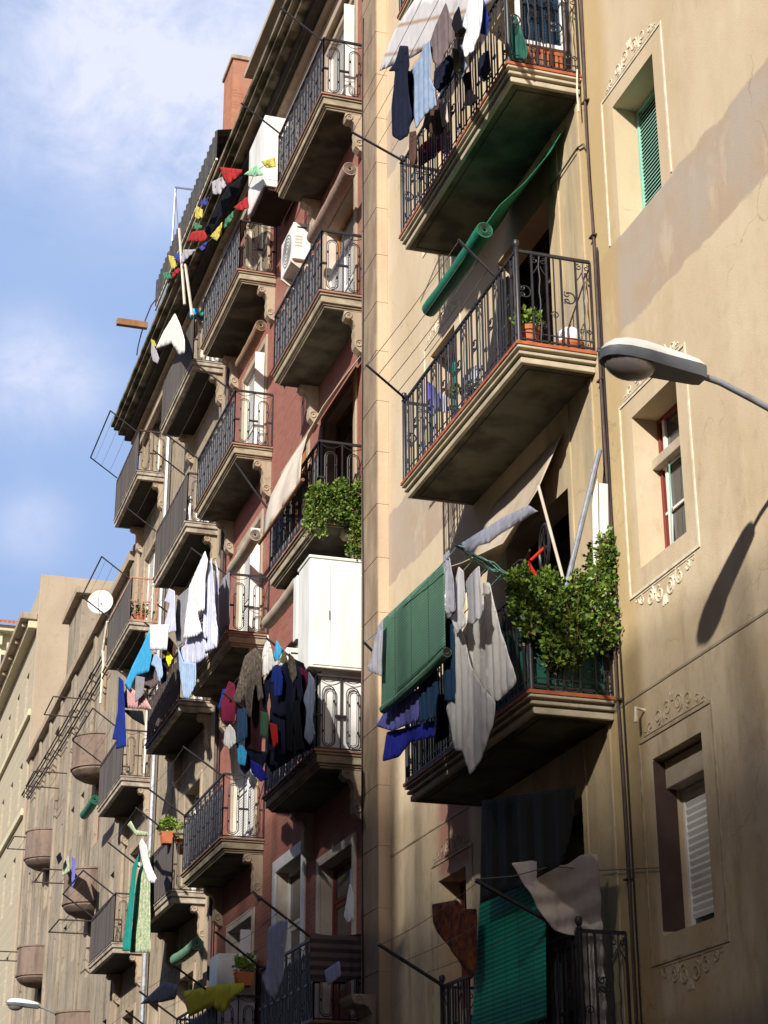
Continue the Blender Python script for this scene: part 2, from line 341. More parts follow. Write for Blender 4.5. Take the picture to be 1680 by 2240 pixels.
CL = dict(navy=cm('navy_cloth', (.012, .016, .035)), black=cm('black_cloth', (.010, .010, .013)), jeans=cm('light_denim', (.28, .36, .50), (.20, .27, .40)),
  mauve=cm('mauve_cloth', (.17, .13, .135)), white=cm('white_cloth', (.74, .74, .76), (.68, .68, .70)), lav=cm('lavender_white_cloth', (.58, .60, .74), (.48, .50, .64)),
  grey=cm('grey_cloth', (.27, .27, .29)), greyb=cm('blue_grey_cloth', (.23, .27, .36)), blue=cm('royal_blue_cloth', (.035, .045, .42), (.025, .03, .32)),
  peri=cm('periwinkle_cloth', (.17, .17, .52), (.12, .13, .42)), steelb=cm('slate_blue_cloth', (.025, .065, .13)), cyan=cm('cyan_cloth', (.06, .42, .72), (.05, .34, .62)),
  dblue=cm('deep_blue_cloth', (.015, .035, .22)), maroon=cm('maroon_cloth', (.14, .012, .035)), camo=cm('camouflage_cloth', (.17, .14, .11), (.06, .045, .035), 14),
  brown=cm('brown_cloth', (.10, .055, .04)), olive=cm('olive_cloth', (.15, .14, .08)), red=cm('red_cloth', (.50, .025, .015)), green=cm('green_cloth', (.05, .12, .07)),
  yellow=cm('yellow_cloth', (.80, .70, .03), (.70, .60, .03)), pink=cm('pink_print_cloth', (.62, .20, .20), (.62, .50, .45), 22), beige=cm('beige_cloth', (.58, .50, .44), (.50, .43, .38)),
  offw=cm('off_white_cloth', (.74, .72, .68), (.66, .64, .60)), teal=cm('teal_cloth', (.02, .28, .24)), floral=cm('floral_cloth', (.60, .62, .45), (.22, .34, .16), 16),
  patch=cm('patchwork_cloth', (.035, .02, .025), (.22, .07, .025), 9), dkbrown=cm('dark_maroon_cloth', (.04, .012, .015)), sky=cm('pale_blue_cloth', (.38, .52, .72)),
  fred=cm('flag_red', (.38, .03, .03)), fyel=cm('flag_yellow', (.52, .45, .10)), fgreen=cm('flag_green', (.06, .20, .11)), fblue=cm('flag_blue', (.05, .06, .28)), fwhite=cm('flag_grey_white', (.40, .38, .42)), fpale=cm('flag_pale_green', (.30, .55, .36)),
  stripe=m_stripes('striped_blanket', (.17, .13, .13), (.06, .045, .045), .13))

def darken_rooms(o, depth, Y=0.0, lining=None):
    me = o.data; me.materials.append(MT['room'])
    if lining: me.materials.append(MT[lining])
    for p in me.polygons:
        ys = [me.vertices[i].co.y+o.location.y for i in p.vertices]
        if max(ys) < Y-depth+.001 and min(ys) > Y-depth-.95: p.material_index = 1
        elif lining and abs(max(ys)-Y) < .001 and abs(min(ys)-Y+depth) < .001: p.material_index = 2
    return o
# ------------------------------------------------------------------ generic builders
def wall_mesh(X0, X1, Z0, Z1, ops, Y=0.0, depth=.31, back=3.0):
    """front face with openings (x0,x1,z0,z1), their reveals, and a solid back"""
    mb = MB(); xs = sorted({X0, X1} | {o[i] for o in ops for i in (0, 1)}); zs = sorted({Z0, Z1} | {o[i] for o in ops for i in (2, 3)})
    for i in range(len(xs)-1):
        for j in range(len(zs)-1):
            cx = (xs[i]+xs[i+1])/2; cz = (zs[j]+zs[j+1])/2
            if any(o[0] < cx < o[1] and o[2] < cz < o[3] for o in ops): continue
            mb.add([(xs[i], Y, zs[j]), (xs[i+1], Y, zs[j]), (xs[i+1], Y, zs[j+1]), (xs[i], Y, zs[j+1])], [(0, 3, 2, 1)])
    for (a, b, c, d) in ops:
        y = Y-depth
        mb.add([(a, Y, c), (b, Y, c), (b, Y, d), (a, Y, d), (a, y, c), (b, y, c), (b, y, d), (a, y, d)], [(0, 1, 5, 4), (1, 2, 6, 5), (2, 3, 7, 6), (3, 0, 4, 7)])
        dd = .9  # dark room box behind
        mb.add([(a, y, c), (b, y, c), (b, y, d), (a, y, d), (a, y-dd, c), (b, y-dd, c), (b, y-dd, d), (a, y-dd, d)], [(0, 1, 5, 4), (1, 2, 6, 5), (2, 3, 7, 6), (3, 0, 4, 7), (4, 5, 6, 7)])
    yb = Y-back
    mb.add([(X0, Y, Z0), (X1, Y, Z0), (X1, Y, Z1), (X0, Y, Z1), (X0, yb, Z0), (X1, yb, Z0), (X1, yb, Z1), (X0, yb, Z1)], [(0, 4, 7, 3), (1, 2, 6, 5), (3, 7, 6, 2), (4, 5, 6, 7)])
    return mb
def spiral(T, cu, cz, r, turns, a0, sgn=1, n=22, r1=.25):
    return [T(cu + (r*(1-(1-r1)*i/(n-1)))*cos(a0+sgn*2*pi*turns*i/(n-1)), cz + (r*(1-(1-r1)*i/(n-1)))*sin(a0+sgn*2*pi*turns*i/(n-1))) for i in range(n)]
def oval(T, cu, z0, z1, hw, n=8):
    pts = []
    for k in range(n+1): a = pi*k/n; pts.append(T(cu+hw*cos(a), z1-hw+hw*sin(a)))
    for k in range(n+1): a = pi+pi*k/n; pts.append(T(cu+hw*cos(a), z0+hw+hw*sin(a)))
    return pts
def panel_R(mb, T, Lg, z0, z1, near=False):
    H = z1-z0
    mb.bar(T(0, z1), T(Lg, z1), .035); mb.bar(T(0, z0+.05), T(Lg, z0+.05), .022); mb.bar(T(0, z0+.14), T(Lg, z0+.14), .012)
    n = max(2, round(Lg/.19)); du = Lg/n
    for i in range(n+1):
        u = i*du
        mb.bar(T(u, z0), T(u, z1), .022)
        if i < n:
            c = u+du/2; k = i % 3
            if k == 0:   # twisted bar with a pair of volutes at its head and foot
                mb.tube([T(c+.008*sin(j*1.7), z0+H*j/14) for j in range(15)], .009, 5)
                for s in (-1, 1):
                    mb.tube(spiral(T, c+s*.05, z1-.09, .042, 1.2, pi/2, -s), .007, 5)
                    mb.tube([T(c+s*(.02+.07*(j/6)**1.5), z1-.16-.03*j/1.5) for j in range(7)], .007, 5)
                    mb.tube(spiral(T, c+s*.04, z0+.26, .036, 1.1, -pi/2, s), .007, 5)
            elif k == 1: # C scroll
                mb.tube(spiral(T, c-.0, z0+H*.56, .075, .8, pi*.3, 1, r1=.9), .009, 5)
                mb.tube(spiral(T, c+.03, z0+H*.60, .04, 1.2, pi*.3, -1), .008, 5); mb.tube(spiral(T, c+.03, z0+H*.52, .04, 1.2, -pi*.3, 1), .008, 5)
            else:
                mb.bar(T(c, z0), T(c, z1), .014)
                mb.tube(spiral(T, c, z0+H*.35, .05, 1.3, 0, 1), .007, 5)
def panel_B(mb, T, Lg, z0, z1, unit=.42, dense=False):
    H = z1-z0
    mb.bar(T(0, z1), T(Lg, z1), .04); mb.bar(T(0, z0+.03), T(Lg, z0+.03), .022)
    n = max(1, round(Lg/unit)); du = Lg/n
    for i in range(n+1): mb.bar(T(i*du, z0), T(i*du, z1), .02)
    for i in range(n):
        c = (i+.5)*du; hw = du*.26
        a = z0+.06; b = z1-.17
        mb.tube(oval(T, c, a, b, hw), .010, 5, closed=True); mb.tube(oval(T, c, a+.03, b-.03, hw-.032), .007, 5, closed=True)
        zm = z0+H*.46
        for s in (-1, 1): mb.bar(T(c+s*hw, zm), T(c+s*du*.5, zm), .035)
        mb.tube([T(i*du+du*j/8, z1-.02-.085*sin(pi*j/8)) for j in range(9)], .007, 5)
        for s in (-1, 1):
            for q in (.25, .75): mb.box(*_bx(T(c+s*(hw-.016), a+(b-a)*q), .016))
        if dense:
            mb.bar(T(c, z0), T(c, z1-.15), .016)
            for s in (-1, 1):
                mb.bar(T(c+s*du*.38, z0), T(c+s*du*.38, z1-.06), .013)
            mb.tube(spiral(T, c, zm+.02, .06, 1.2, 0, 1), .008, 5); mb.tube(spiral(T, c, z1-.27, .045, 1.1, 0, 1), .007, 5)
def _bx(p, s): return (p[0]-s, p[0]+s, p[1]-s, p[1]+s, p[2]-s, p[2]+s)
def slab_mesh(X0, X1, P, Z, layers, overl=.0):
    mb = MB()
    for (a, b, ins) in layers: mb.box(X0+ins, X1-ins, .002, P-ins, Z-a-(b-a)+.0005, Z-a-.0005)
    return mb
def rail(parent, X0, X1, P, Z, H, fn, m, side=.95, inset=.05, kw={}, post=True, names=('railing',)):
    i = inset; mb = MB()
    fn(mb, lambda u, z: Vector((X0+i+u, P-i, z)), X1-X0-2*i, Z, Z+H, **(kw if fn is panel_B else {}))
    fn(mb, lambda u, z: Vector((X0+i, .02+u, z)), P-i-.02, Z, Z+H)
    fn(mb, lambda u, z: Vector((X1-i, .02+u, z)), P-i-.02, Z, Z+H)
    r = mb.build('railing', m, parent)
    return r
def bracket(mb, x, w, P, Z):
    """carved scroll console under a slab, side profile in (y,z)"""
    Q_ = P/.62
    prof = [(0, 0), (P, 0), (P, -.06), (P*.94, -.12), (P*.80, -.15), (P*.66, -.14), (P*.55, -.18), (P*.45, -.27), (P*.50, -.36), (P*.46, -.46), (P*.50, -.56), (P*.46, -.66), (P*.25, -.74), (0, -.78)]
    mb.prism(prof, lambda u, v, t: (t, u+.002, Z+v), x-w/2, x+w/2)
    for s in (-1, 1):
        T = lambda u, z: Vector((x+s*(w/2+.004), u, z))
        mb.tube(spiral(T, P*.80, Z-.085, .075, 1.4, 0, 1), .014, 5); mb.tube(spiral(T, .10, Z-.60, .085, 1.4, pi, -1), .014, 5)
def balcony_R(bld, X0, X1, P, Z, label=None):
    s = slab_mesh(X0, X1, P, Z, [(.045, .08, .015), (.08, .11, .09), (.11, .15, .04), (.15, .172, .11), (.172, .245, .075)]).build('balcony', MT['mouldA'], bld, bevel=.010)
    if label: s['label'] = label
    t = MB()
    n = 14; dx = (X1-X0)/n
    for k in range(n): t.box(X0+k*dx+.003, X0+(k+1)*dx-.003, .002, P, Z-.044, Z)
    t.build('tile_edge', MT['tile'], s, bevel=.006)
    f = MB(); a = .125; f.box(X0+a, X1-a, .003, P-a, Z-.252, Z-.2455)
    f.build('soffit', MT['soffit'], s)
    g = MB(); b = .20
    for q in ((X0+b, X1-b, P-b-.012, P-b), (X0+b, X0+b+.012, .01, P-b-.013), (X1-b-.012, X1-b, .01, P-b-.013)): g.box(q[0], q[1], q[2], q[3], Z-.260, Z-.2525)
    g.build('soffit_moulding', MT['cornd'], s)
    rail(s, X0, X1, P, Z, 1.2, panel_R, MT['iron'])
    for x in (X0+.05, X1-.05):
        p = MB(); p.lathe((x, P-.05, Z), [(.03, 0), (.032, .02), (.028, .05), (.028, 1.2), (.04, 1.22), (.02, 1.245), (.035, 1.27), (.042, 1.30), (.034, 1.335), (.01, 1.35)], 12)
        p.build('corner_post', MT['iron'], s, smooth=True)
    return s
def balcony_B(bld, X0, X1, P, Z, style='B', iron='iron', side=None, cover=None, label=None):
    mm = MT['mould'] if style == 'B' else MT['mould2']
    if style == 'B': lay = [(.035, .075, .03), (.075, .20, .06), (.20, .235, .10), (.235, .27, .13)]
    else: lay = [(.0, .035, .0), (.035, .12, .02), (.12, .15, .06), (.15, .25, .045)]
    s = slab_mesh(X0, X1, P, Z, lay).build('balcony', mm, bld, bevel=.012)
    if label: s['label'] = label
    if style == 'B':
        t = MB(); t.box(X0, X1, .002, P, Z-.0345, Z); t.build('tile_edge', MT['tileB'], s, bevel=.006)
    a = .15; zb = Z-lay[-1][1]
    MB().box(X0+a, X1-a, .003, P-a, zb-.008, zb-.001).build('soffit', MT['soffit'] if style == 'B' else MT['soffitC'], s)
    rail(s, X0, X1, P, Z, 1.2, panel_B, MT[iron], kw=dict(dense=True))
    for x in (X0+.22, X1-.22):
        br = MB(); bracket(br, x, .20, .36, zb-.009); br.build('bracket', MT['stone'], s)
    if cover:
        c = MB()
        for k in range(int((X1-X0-.1)/.03)):
            x = X0+.05+k*.03; c.box(x, x+.024, P-.032-random.random()*.006, P-.022, Z+.04+random.random()*.02, Z+1.12+random.random()*.05)
        c.build('reed_screen', MT['screen'], s)
    return s
def door(bld, x0, x1, z0, z1, y, kind='white', name='balcony_door', trim=None):
    """frame, two leaves and panes set in the opening at depth y"""
    fm = {'white': MT['white'], 'dark': MT['wood'], 'red': MT['redwood'], 'pine': MT['pine'], 'room': MT['room']}[kind]
    f = MB(); t = .07
    f.box(x0, x0+t, y-.08, y, z0, z1); f.box(x1-t, x1, y-.08, y, z0, z1); f.box(x0+t, x1-t, y-.08, y, z1-t, z1)
    f.box(x0+t, x1-t, y-.07, y-.012, z0+2.15 if z1-z0 > 2.5 else z1-t-.05, z0+2.22 if z1-z0 > 2.5 else z1-t-.001)
    d = f.build(name, fm, bld, bevel=.006)
    xm = (x0+x1)/2
    for a, b in ((x0+t+.005, xm-.004), (xm+.004, x1-t-.005)):
        lf = MB(); q = .075; h = (z0+2.14 if z1-z0 > 2.5 else z1-t-.06)
        lf.box(a, a+q, y-.055, y-.02, z0+.02, h); lf.box(b-q, b, y-.055, y-.02, z0+.02, h); lf.box(a+q, b-q, y-.055, y-.02, h-q, h)
        zs = z0+.75 if z1-z0 > 2.2 else z0+.1
        lf.box(a+q, b-q, y-.055, y-.02, z0+.02, zs); lf.box(a+q, b-q, y-.05, y-.028, (zs+h)/2-.015, (zs+h)/2+.015)
        l = lf.build('leaf', fm, d, bevel=.005)
        MB().box(a+q, b-q, y-.043, y-.036, zs, h-q).build('pane', MT['glass'], d)
    if z1-z0 > 2.5: MB().box(x0+t, x1-t, y-.045, y-.037, z0+2.22, z1-t).build('pane', MT['glass'], d)
    return d
def louvre_door(bld, x0, x1, z0, z1, y, m='white', name='shutter_door'):
    f = MB(); xm = (x0+x1)/2
    for a, b in ((x0, xm-.004), (xm+.004, x1)):
        q = .06
        f.box(a, a+q, y-.05, y, z0, z1); f.box(b-q, b, y-.05, y, z0, z1)
        for zz in (z0, (z0+z1)/2, z1-.08): f.box(a+q, b-q, y-.05, y, zz, zz+.08)
    d = f.build(name, MT[m], bld, bevel=.004)
    sl_ = MB()
    for a, b in ((x0, xm-.004), (xm+.004, x1)):
        z = z0+.10
        while z < z1-.12:
            if not ((z0+z1)/2-.03 < z < (z0+z1)/2+.09): sl_.add([(a+.06, y-.012, z), (b-.06, y-.012, z), (b-.06, y-.024, z+.05), (a+.06, y-.024, z+.05), (a+.06, y-.024, z-.005), (b-.06, y-.024, z-.005)], [(0, 1, 2, 3), (4, 5, 1, 0)])
            z += .055
    sl_.build('louvres', MT[m], d)
    return d
def roll(label, cat, k, a, b, Y, r, m, name='rolled_blind', group=None, sheet=None):
    p = onY(*cr(k, *a), Y); q = onY(*cr(k, *b), Y); z = (p.z+q.z)/2; x0, x1 = min(p.x, q.x), max(p.x, q.x)
    t = thing(name, ((x0+x1)/2, Y, z-r), label, cat, group)
    n = 20; mb = MB(); pts = []
    # spiral roll: outer tube with hollow core
    segs = 12
    ring = []
    for i in range(segs+1):
        x = x0+(x1-x0)*i/segs; rr = r*(1+.03*sin(i*1.9)); sag = -.03*sin(pi*i/segs)
        ring.append([Vector((x, Y+rr*cos(2*pi*j/n), z+sag+rr*sin(2*pi*j/n))) for j in range(n)])
    vs_ = [v for R in ring for v in R]; fs = []
    for i in range(segs):
        for j in range(n): fs.append((i*n+j, (i+1)*n+j, (i+1)*n+(j+1) % n, i*n+(j+1) % n))
    o = len(vs_)
    for e, x in ((0, x0), (segs, x1)):
        inner = [Vector((x+(.002 if e == 0 else -.002), Y+r*.22*cos(2*pi*j/n), z+r*.22*sin(2*pi*j/n))) for j in range(n)]; deep = [Vector((x+(.08 if e == 0 else -.08), v.y, v.z)) for v in inner]
        b0 = len(vs_); vs_ += inner+deep
        for j in range(n):
            j2 = (j+1) % n
            fs.append((e*n+j, e*n+j2, b0+j2, b0+j) if e == 0 else (e*n+j2, e*n+j, b0+j, b0+j2)); fs.append((b0+j, b0+j2, b0+n+j2, b0+n+j))
        fs.append(tuple(b0+n+j for j in range(n)))
    mb.add(vs_, fs); mb.build('roll', MT[m], t, smooth=True)
    for x in (x0-.002, x1+.002):
        sp = MB(); sp.tube([Vector((x, Y+(r*.3+r*.62*j/50)*cos(j*.55), z+(r*.3+r*.62*j/50)*sin(j*.55))) for j in range(51)], .004, 4)
        sp.build('coil_edge', MT['cornd'], t)
    if sheet:  # (profile points (y,z) from the lintel down to the roll)
        prof = sheet+[(Y-r*.2, z+r*.9)]
        sh = MB(); nn = 10; grid = []
        for i in range(nn+1):
            x = x0+.03+(x1-x0-.06)*i/nn
            grid.append([Vector((x, y_+.006*sin(i*2), z_)) for y_, z_ in prof])
        P_ = len(prof)
        sh.add([v for g in grid for v in g], [(i*P_+j, (i+1)*P_+j, (i+1)*P_+j+1, i*P_+j+1) for i in range(nn) for j in range(P_-1)])
        s_ = sh.build('hanging_sheet', MT[m], t); sm = s_.modifiers.new('solid', 'SOLIDIFY'); sm.thickness = .008
    return t
def inside(p, poly):
    c = False; j = len(poly)-1
    for i in range(len(poly)):
        if (poly[i][1] > p[1]) != (poly[j][1] > p[1]) and p[0] < (poly[j][0]-poly[i][0])*(p[1]-poly[i][1])/(poly[j][1]-poly[i][1])+poly[i][0]: c = not c
        j = i
    return c
def cloth_mb(poly, place, fold=.04, lam=.22, ph=0.0, step=.05, rnd=1):
    """poly: outline in (u,z); place(u,z,off)->3-D. Rounds the outline, fills it with a grid and hangs it in folds"""
    # densify + slightly round
    P_ = []
    n = len(poly)
    for i in range(n):
        a = poly[i]; b = poly[(i+1) % n]; d = sqrt((a[0]-b[0])**2+(a[1]-b[1])**2); k = max(1, int(d/step))
        for j in range(k): P_.append((a[0]+(b[0]-a[0])*j/k, a[1]+(b[1]-a[1])*j/k))
    Q = P_
    for _ in range(rnd):
        Q = [((Q[i-1][0]+2*Q[i][0]+Q[(i+1) % len(Q)][0])/4, (Q[i-1][1]+2*Q[i][1]+Q[(i+1) % len(Q)][1])/4) for i in range(len(Q))]
    us = [q[0] for q in Q]; zs = [q[1] for q in Q]; zt = max(zs); zb = min(zs); H = max(zt-zb, .01)
    pts = [Vector(q) for q in Q]; nb = len(pts)
    z = zb+step*.5
    while z < zt:
        u = min(us)+step*.5
        while u < max(us):
            if inside((u, z), Q):
                if min((u-q[0])**2+(z-q[1])**2 for q in Q) > (step*.45)**2: pts.append(Vector((u+random.uniform(-.1, .1)*step, z+random.uniform(-.1, .1)*step)))
            u += step
        z += step
    r = geometry.delaunay_2d_cdt(pts, [(i, (i+1) % nb) for i in range(nb)], [list(range(nb))], 1, 1e-5)
    vs_ = []
    for v in r[0]:
        t = (zt-v.y)/H
        o = fold*(.45+.75*t)*(sin(2*pi*v.x/lam+ph+.7*sin(v.y*1.6+ph)) + .55*sin(2*pi*v.x/(lam*.41)+ph*2+.5*sin(v.y*2.1)) + .3*sin(v.y*4.3+v.x*9+ph)*(1-t))
        ed = min((v.x-q[0])**2+(v.y-q[1])**2 for q in Q)**.5; o *= .14+.86*min(1, ed/(step*2.0))
        vs_.append(place(v.x, v.y, o))
    return vs_, [tuple(f) for f in r[2]]
def cloth(name, label, cat, m, k, pts, Y, group=None, fold=.020, lam=.20, step=None, lean=0.0, parent=None, thick=.006, rnd=1):
    w3 = [onY(*cr(k, *p), Y) for p in pts]; poly = [(p.x, p.z) for p in w3]
    zt = max(p[1] for p in poly)
    ext = max(max(p[0] for p in poly)-min(p[0] for p in poly), zt-min(p[1] for p in poly))
    st = step or max(.022, ext/38)
    vs_, fs = cloth_mb(poly, lambda u, z, o: Vector((u, Y+o+lean*(zt-z), z)), min(fold*.7, ext*.04), lam, random.random()*6, st, rnd)
    mb = MB().add(vs_, fs); o = mb.build(name, CL.get(m) or MT[m], parent, smooth=True, angle=80)
    if parent is None: tag(o, label, cat, group)
    elif label: o['label'] = label
    s = o.modifiers.new('thickness', 'SOLIDIFY'); s.thickness = thick; s.offset = 0
    return o
def sheet(name, label, cat, m, X0, X1, prof, group=None, n=14, fold=.02, thick=.008, parent=None, sag=0.0, skew=0.0):
    """cloth or blind spanning X0..X1 with profile (y,z) from wall outward"""
    # densify the profile
    pr_ = []
    for i in range(len(prof)-1):
        a, b = prof[i], prof[i+1]; k = max(2, int(sqrt((a[0]-b[0])**2+(a[1]-b[1])**2)/.12))
        for j in range(k): pr_.append((a[0]+(b[0]-a[0])*j/k, a[1]+(b[1]-a[1])*j/k))
    pr_.append(prof[-1]); P_ = len(pr_); vs_ = []
    for i in range(n+1):
        u = i/n
        for j, (y_, z_) in enumerate(pr_):
            t = j/(P_-1)
            o = fold*(sin(u*17+1.3*t)+.5*sin(u*41+t*3))*t - sag*sin(pi*u)*sin(pi*t)
            vs_.append(Vector((X0+(X1-X0)*u+skew*t, y_+o, z_+o*.5)))
    mb = MB().add(vs_, [(i*P_+j, (i+1)*P_+j, (i+1)*P_+j+1, i*P_+j+1) for i in range(n) for j in range(P_-1)])
    o = mb.build(name, CL.get(m) or MT[m], parent, smooth=True, angle=50)
    if parent is None: tag(o, label, cat, group)
    s = o.modifiers.new('thickness', 'SOLIDIFY'); s.thickness = thick; s.offset = 0
    return o
def leaves(mb, c, n, R, size, up=.3):
    """tuft of small leaf faces radiating from c"""
    for _ in range(n):
        d = Vector((random.gauss(0, 1), random.gauss(0, 1), random.gauss(up, .8))).normalized()
        p = Vector(c)+d*R*random.uniform(.3, 1); s = size*random.uniform(.6, 1.2)
        a = d.orthogonal().normalized(); b = d.cross(a); an = random.random()*6.28; a, b = a*cos(an)+b*sin(an), None
        tip = p+d*s; mid = p+d*s*.5
        wv = a*s*.33
        mb.add([p, mid+wv, tip, mid-wv], [(0, 1, 2, 3)])
def tubething(name, label, cat, m, pts, r, group=None, n=6):
    o = MB().tube(pts, r, n).build(name, MT[m], smooth=True); return tag(o, label, cat, group)
def pot(label, x, y, z, r, h, m='pot', foliage=None, group=None, fr=.2, cat='potted plant'):
    t = thing('potted_plant' if foliage else 'plant_pot', (x, y, z), label, cat, group)
    MB().lathe((x, y, z), [(r*.62, 0), (r*.70, h*.1), (r*.92, h*.78), (r*.92, h*.8), (r*1.05, h*.8), (r*1.08, h), (r*.9, h), (r*.85, h*.9)], 18).build('pot', MT[m], t, smooth=True)
    if foliage:
        mb = MB()
        for _ in range(26):
            a = random.random()*6.28; q = random.random()**.6*fr; leaves(mb, (x+q*cos(a), y+q*sin(a), z+h+random.random()*fr*1.1), 12, .05, .07)
        mb.build('foliage', MT[foliage], t)
    return t

# ================================================================== SETTING: ground
g = MB().box(-60, 260, -60, 80, -.5, 0).build('ground', MT['pave'], origin=(0, 0, 0)); g['kind'] = 'structure'
rd = MB().add([(-60, 3.2, .004), (240, 3.2, .004), (240, 9.6, .004), (-60, 9.6, .004)], [(0, 1, 2, 3)]).build('road', MT['asphalt'], origin=(0, 0, 0)); rd['kind'] = 'structure'
pv = MB().box(-60, 240, 1.0e-3, 3.1, .002, .13).build('pavement', MT['pave'], origin=(0, 0, 0), bevel=.02); pv['kind'] = 'structure'
pv = MB().box(-60, 240, 9.7, 11.99, .002, .13).build('pavement', MT['pave'], origin=(0, 0, 0), bevel=.02); pv['kind'] = 'structure'
# ------------------------------------------------------------------ buildings across the street (they throw the shade on the lower floors)
for i, (x0, x1, h, lab) in enumerate(((-34, 10.2, 13.2, 'street building opposite the ochre house, tall, shading its lower floors'),
                                       (10.3, 22.5, 15.4, 'taller street building opposite the brick house'), (22.6, 60, 13.0, 'lower street building opposite the tan house'))):
    b = thing('street_building', (x0, 12, 0), lab, 'building')
    ops = []
    x = x0+1.5
    while x < x1-2:
        for zf in range(4): ops.append((x, x+1.1, 4.4+zf*3.6-.3, 6.5+zf*3.6-.3))
        x += 2.7
    ops = [o for o in ops if o[3] < h-.8]
    mb = MB(); xs = sorted({x0, x1} | {o[i_] for o in ops for i_ in (0, 1)}); zs = sorted({0, h} | {o[i_] for o in ops for i_ in (2, 3)})
    for a in range(len(xs)-1):
        for c in range(len(zs)-1):
            cx = (xs[a]+xs[a+1])/2; cz = (zs[c]+zs[c+1])/2
            if any(o[0] < cx < o[1] and o[2] < cz < o[3] for o in ops): continue
            mb.add([(xs[a], 12, zs[c]), (xs[a+1], 12, zs[c]), (xs[a+1], 12, zs[c+1]), (xs[a], 12, zs[c+1])], [(0, 1, 2, 3)])
    for (a, c, d_, e) in ops:
        mb.add([(a, 12, d_), (c, 12, d_), (c, 12, e), (a, 12, e), (a, 12.25, d_), (c, 12.25, d_), (c, 12.25, e), (a, 12.25, e)], [(0, 4, 5, 1), (1, 5, 6, 2), (2, 6, 7, 3), (3, 7, 4, 0)])
    mb.add([(x0, 12.26, 0), (x1, 12.26, 0), (x1, 12.26, h), (x0, 12.26, h), (x0, 22, 0), (x1, 22, 0), (x1, 22, h), (x0, 22, h)], [(0, 1, 2, 3), (0, 3, 7, 4), (1, 5, 6, 2), (3, 2, 6, 7), (4, 7, 6, 5)])
    mb.add([(x0, 12, h), (x1, 12, h), (x1, 12.26, h), (x0, 12.26, h)], [(0, 1, 2, 3)])
    mb.build('wall', MT['opp'], b)
    for (a, c, d_, e) in ops: MB().box(a+.002, c-.002, 12.18, 12.24, d_+.002, e-.002).build('window', MT['greenp'], b)
    MB().box(x0, x1, 11.8, 11.998, h-.35, h-.1).build('cornice', MT['stone'], b)
    # added out of view to let through part of the sun: slats close together below, thinning out upwards
    sh = {0: 4.2, 1: 3.6, 2: 2.6}[i]; rl = MB(); zz = h+.05
    while zz < h+sh:
        f_ = (zz-h)/sh; rl.box(x0, x1, 12.10, 12.13, zz, zz+.056*(1-max(0, f_-.45)/.62)); zz += .085
    x = x0+.1
    while x < x1-.1: rl.box(x, x+.07, 12.1305, 12.20, h, h+sh); x += 2.4
    rl.build('sun_filter_slats', MT['wood'], b)

# ================================================================== A. OCHRE HOUSE
A = thing('ochre_house', (17, 0, 0), 'ochre plastered house front at the right with white lined windows and tiled balconies', 'building')
AX0, AX1, ATOP = -2.0, 25.18, 23.6
wins = []
for (z0, z1) in ((12.42, 14.18), (8.37, 10.13), (4.53, 6.30), (16.30, 18.05), (.9, 2.6)):
    for (x0, x1) in ((15.30, 16.39), (22.0, 23.07), (8.4, 9.5), (3.2, 4.3)): wins.append((x0, x1, z0, z1))
doorsA = [(18.42 if z > 8 else 18.17, 20.22, z, z+2.85) for z in (15.19, 11.34, 7.19, 3.49, 19.04)]
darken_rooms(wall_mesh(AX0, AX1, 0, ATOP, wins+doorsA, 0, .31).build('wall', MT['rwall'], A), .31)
# corner pilaster with jointed stones
pl = MB()
z = 0; k = 0
while z < ATOP-.1:
    h = .9; pl.box(25.18, 26.02, -.001, .20, z+.006, min(z+h-.008, ATOP)); z += h
pl.box(25.188, 26.012, -.0005, .192, 0.001, ATOP-.001)
pl.build('pilaster', MT['pil'], A, bevel=.005)
MB().box(AX0, 26.05, .003, .55, ATOP-.5, ATOP-.001).build('cornice', MT['stone'], A, bevel=.02)
MB().box(AX0, 25.17, .0005, .008, 7.03, 7.06).build('string_course', MT['mould'], A, bevel=.005)
AW = [(15.04, 16.67), (21.75, 23.40)]
def ornament(parent, T, cx, z, up, m, s=1.0, w=1.0):
    mb = MB(); d = 1 if up else -1
    r = .0095*s
    for sg in (-1, 1):
        mb.tube(spiral(T, cx+sg*.13*w, z+d*.15, .10, 1.5, pi/2*(1 if not up else -1), sg*d), r, 5)
        mb.tube(spiral(T, cx+sg*.36*w, z+d*.12, .085, 1.4, -pi/2 if up else pi/2, -sg*d), r, 5)
        mb.tube([T(cx+sg*(.22+.06*j/4)*w, z+d*(.06+.05*sin(j))) for j in range(6)], r, 5)
        mb.tube(spiral(T, cx+sg*.56*w, z+d*.075, .055, 1.3, -pi/2 if up else pi/2, sg*d), r*.9, 5)
        mb.tube([T(cx+sg*(.60+.12*j/6)*w, z+d*(.09-.06*j/6+.02*sin(j*1.5))) for j in range(7)], r*.8, 5)
    mb.tube([T(cx-.72*w, z+d*.006), T(cx+.72*w, z+d*.006)], .006, 4)
    for a in (-.5, 0, .5): mb.tube([T(cx+sin(a)*.03, z+d*.20), T(cx+sin(a)*.11, z+d*.30)], r*1.4, 5)
    mb.tube(spiral(T, cx, z+d*.24, .03, 1, 0), r, 5)
    return mb.build('scroll_ornament', m, parent)
shut = {0: 'green', 1: 'open', 2: 'white', 3: 'green', 4: 'white'}
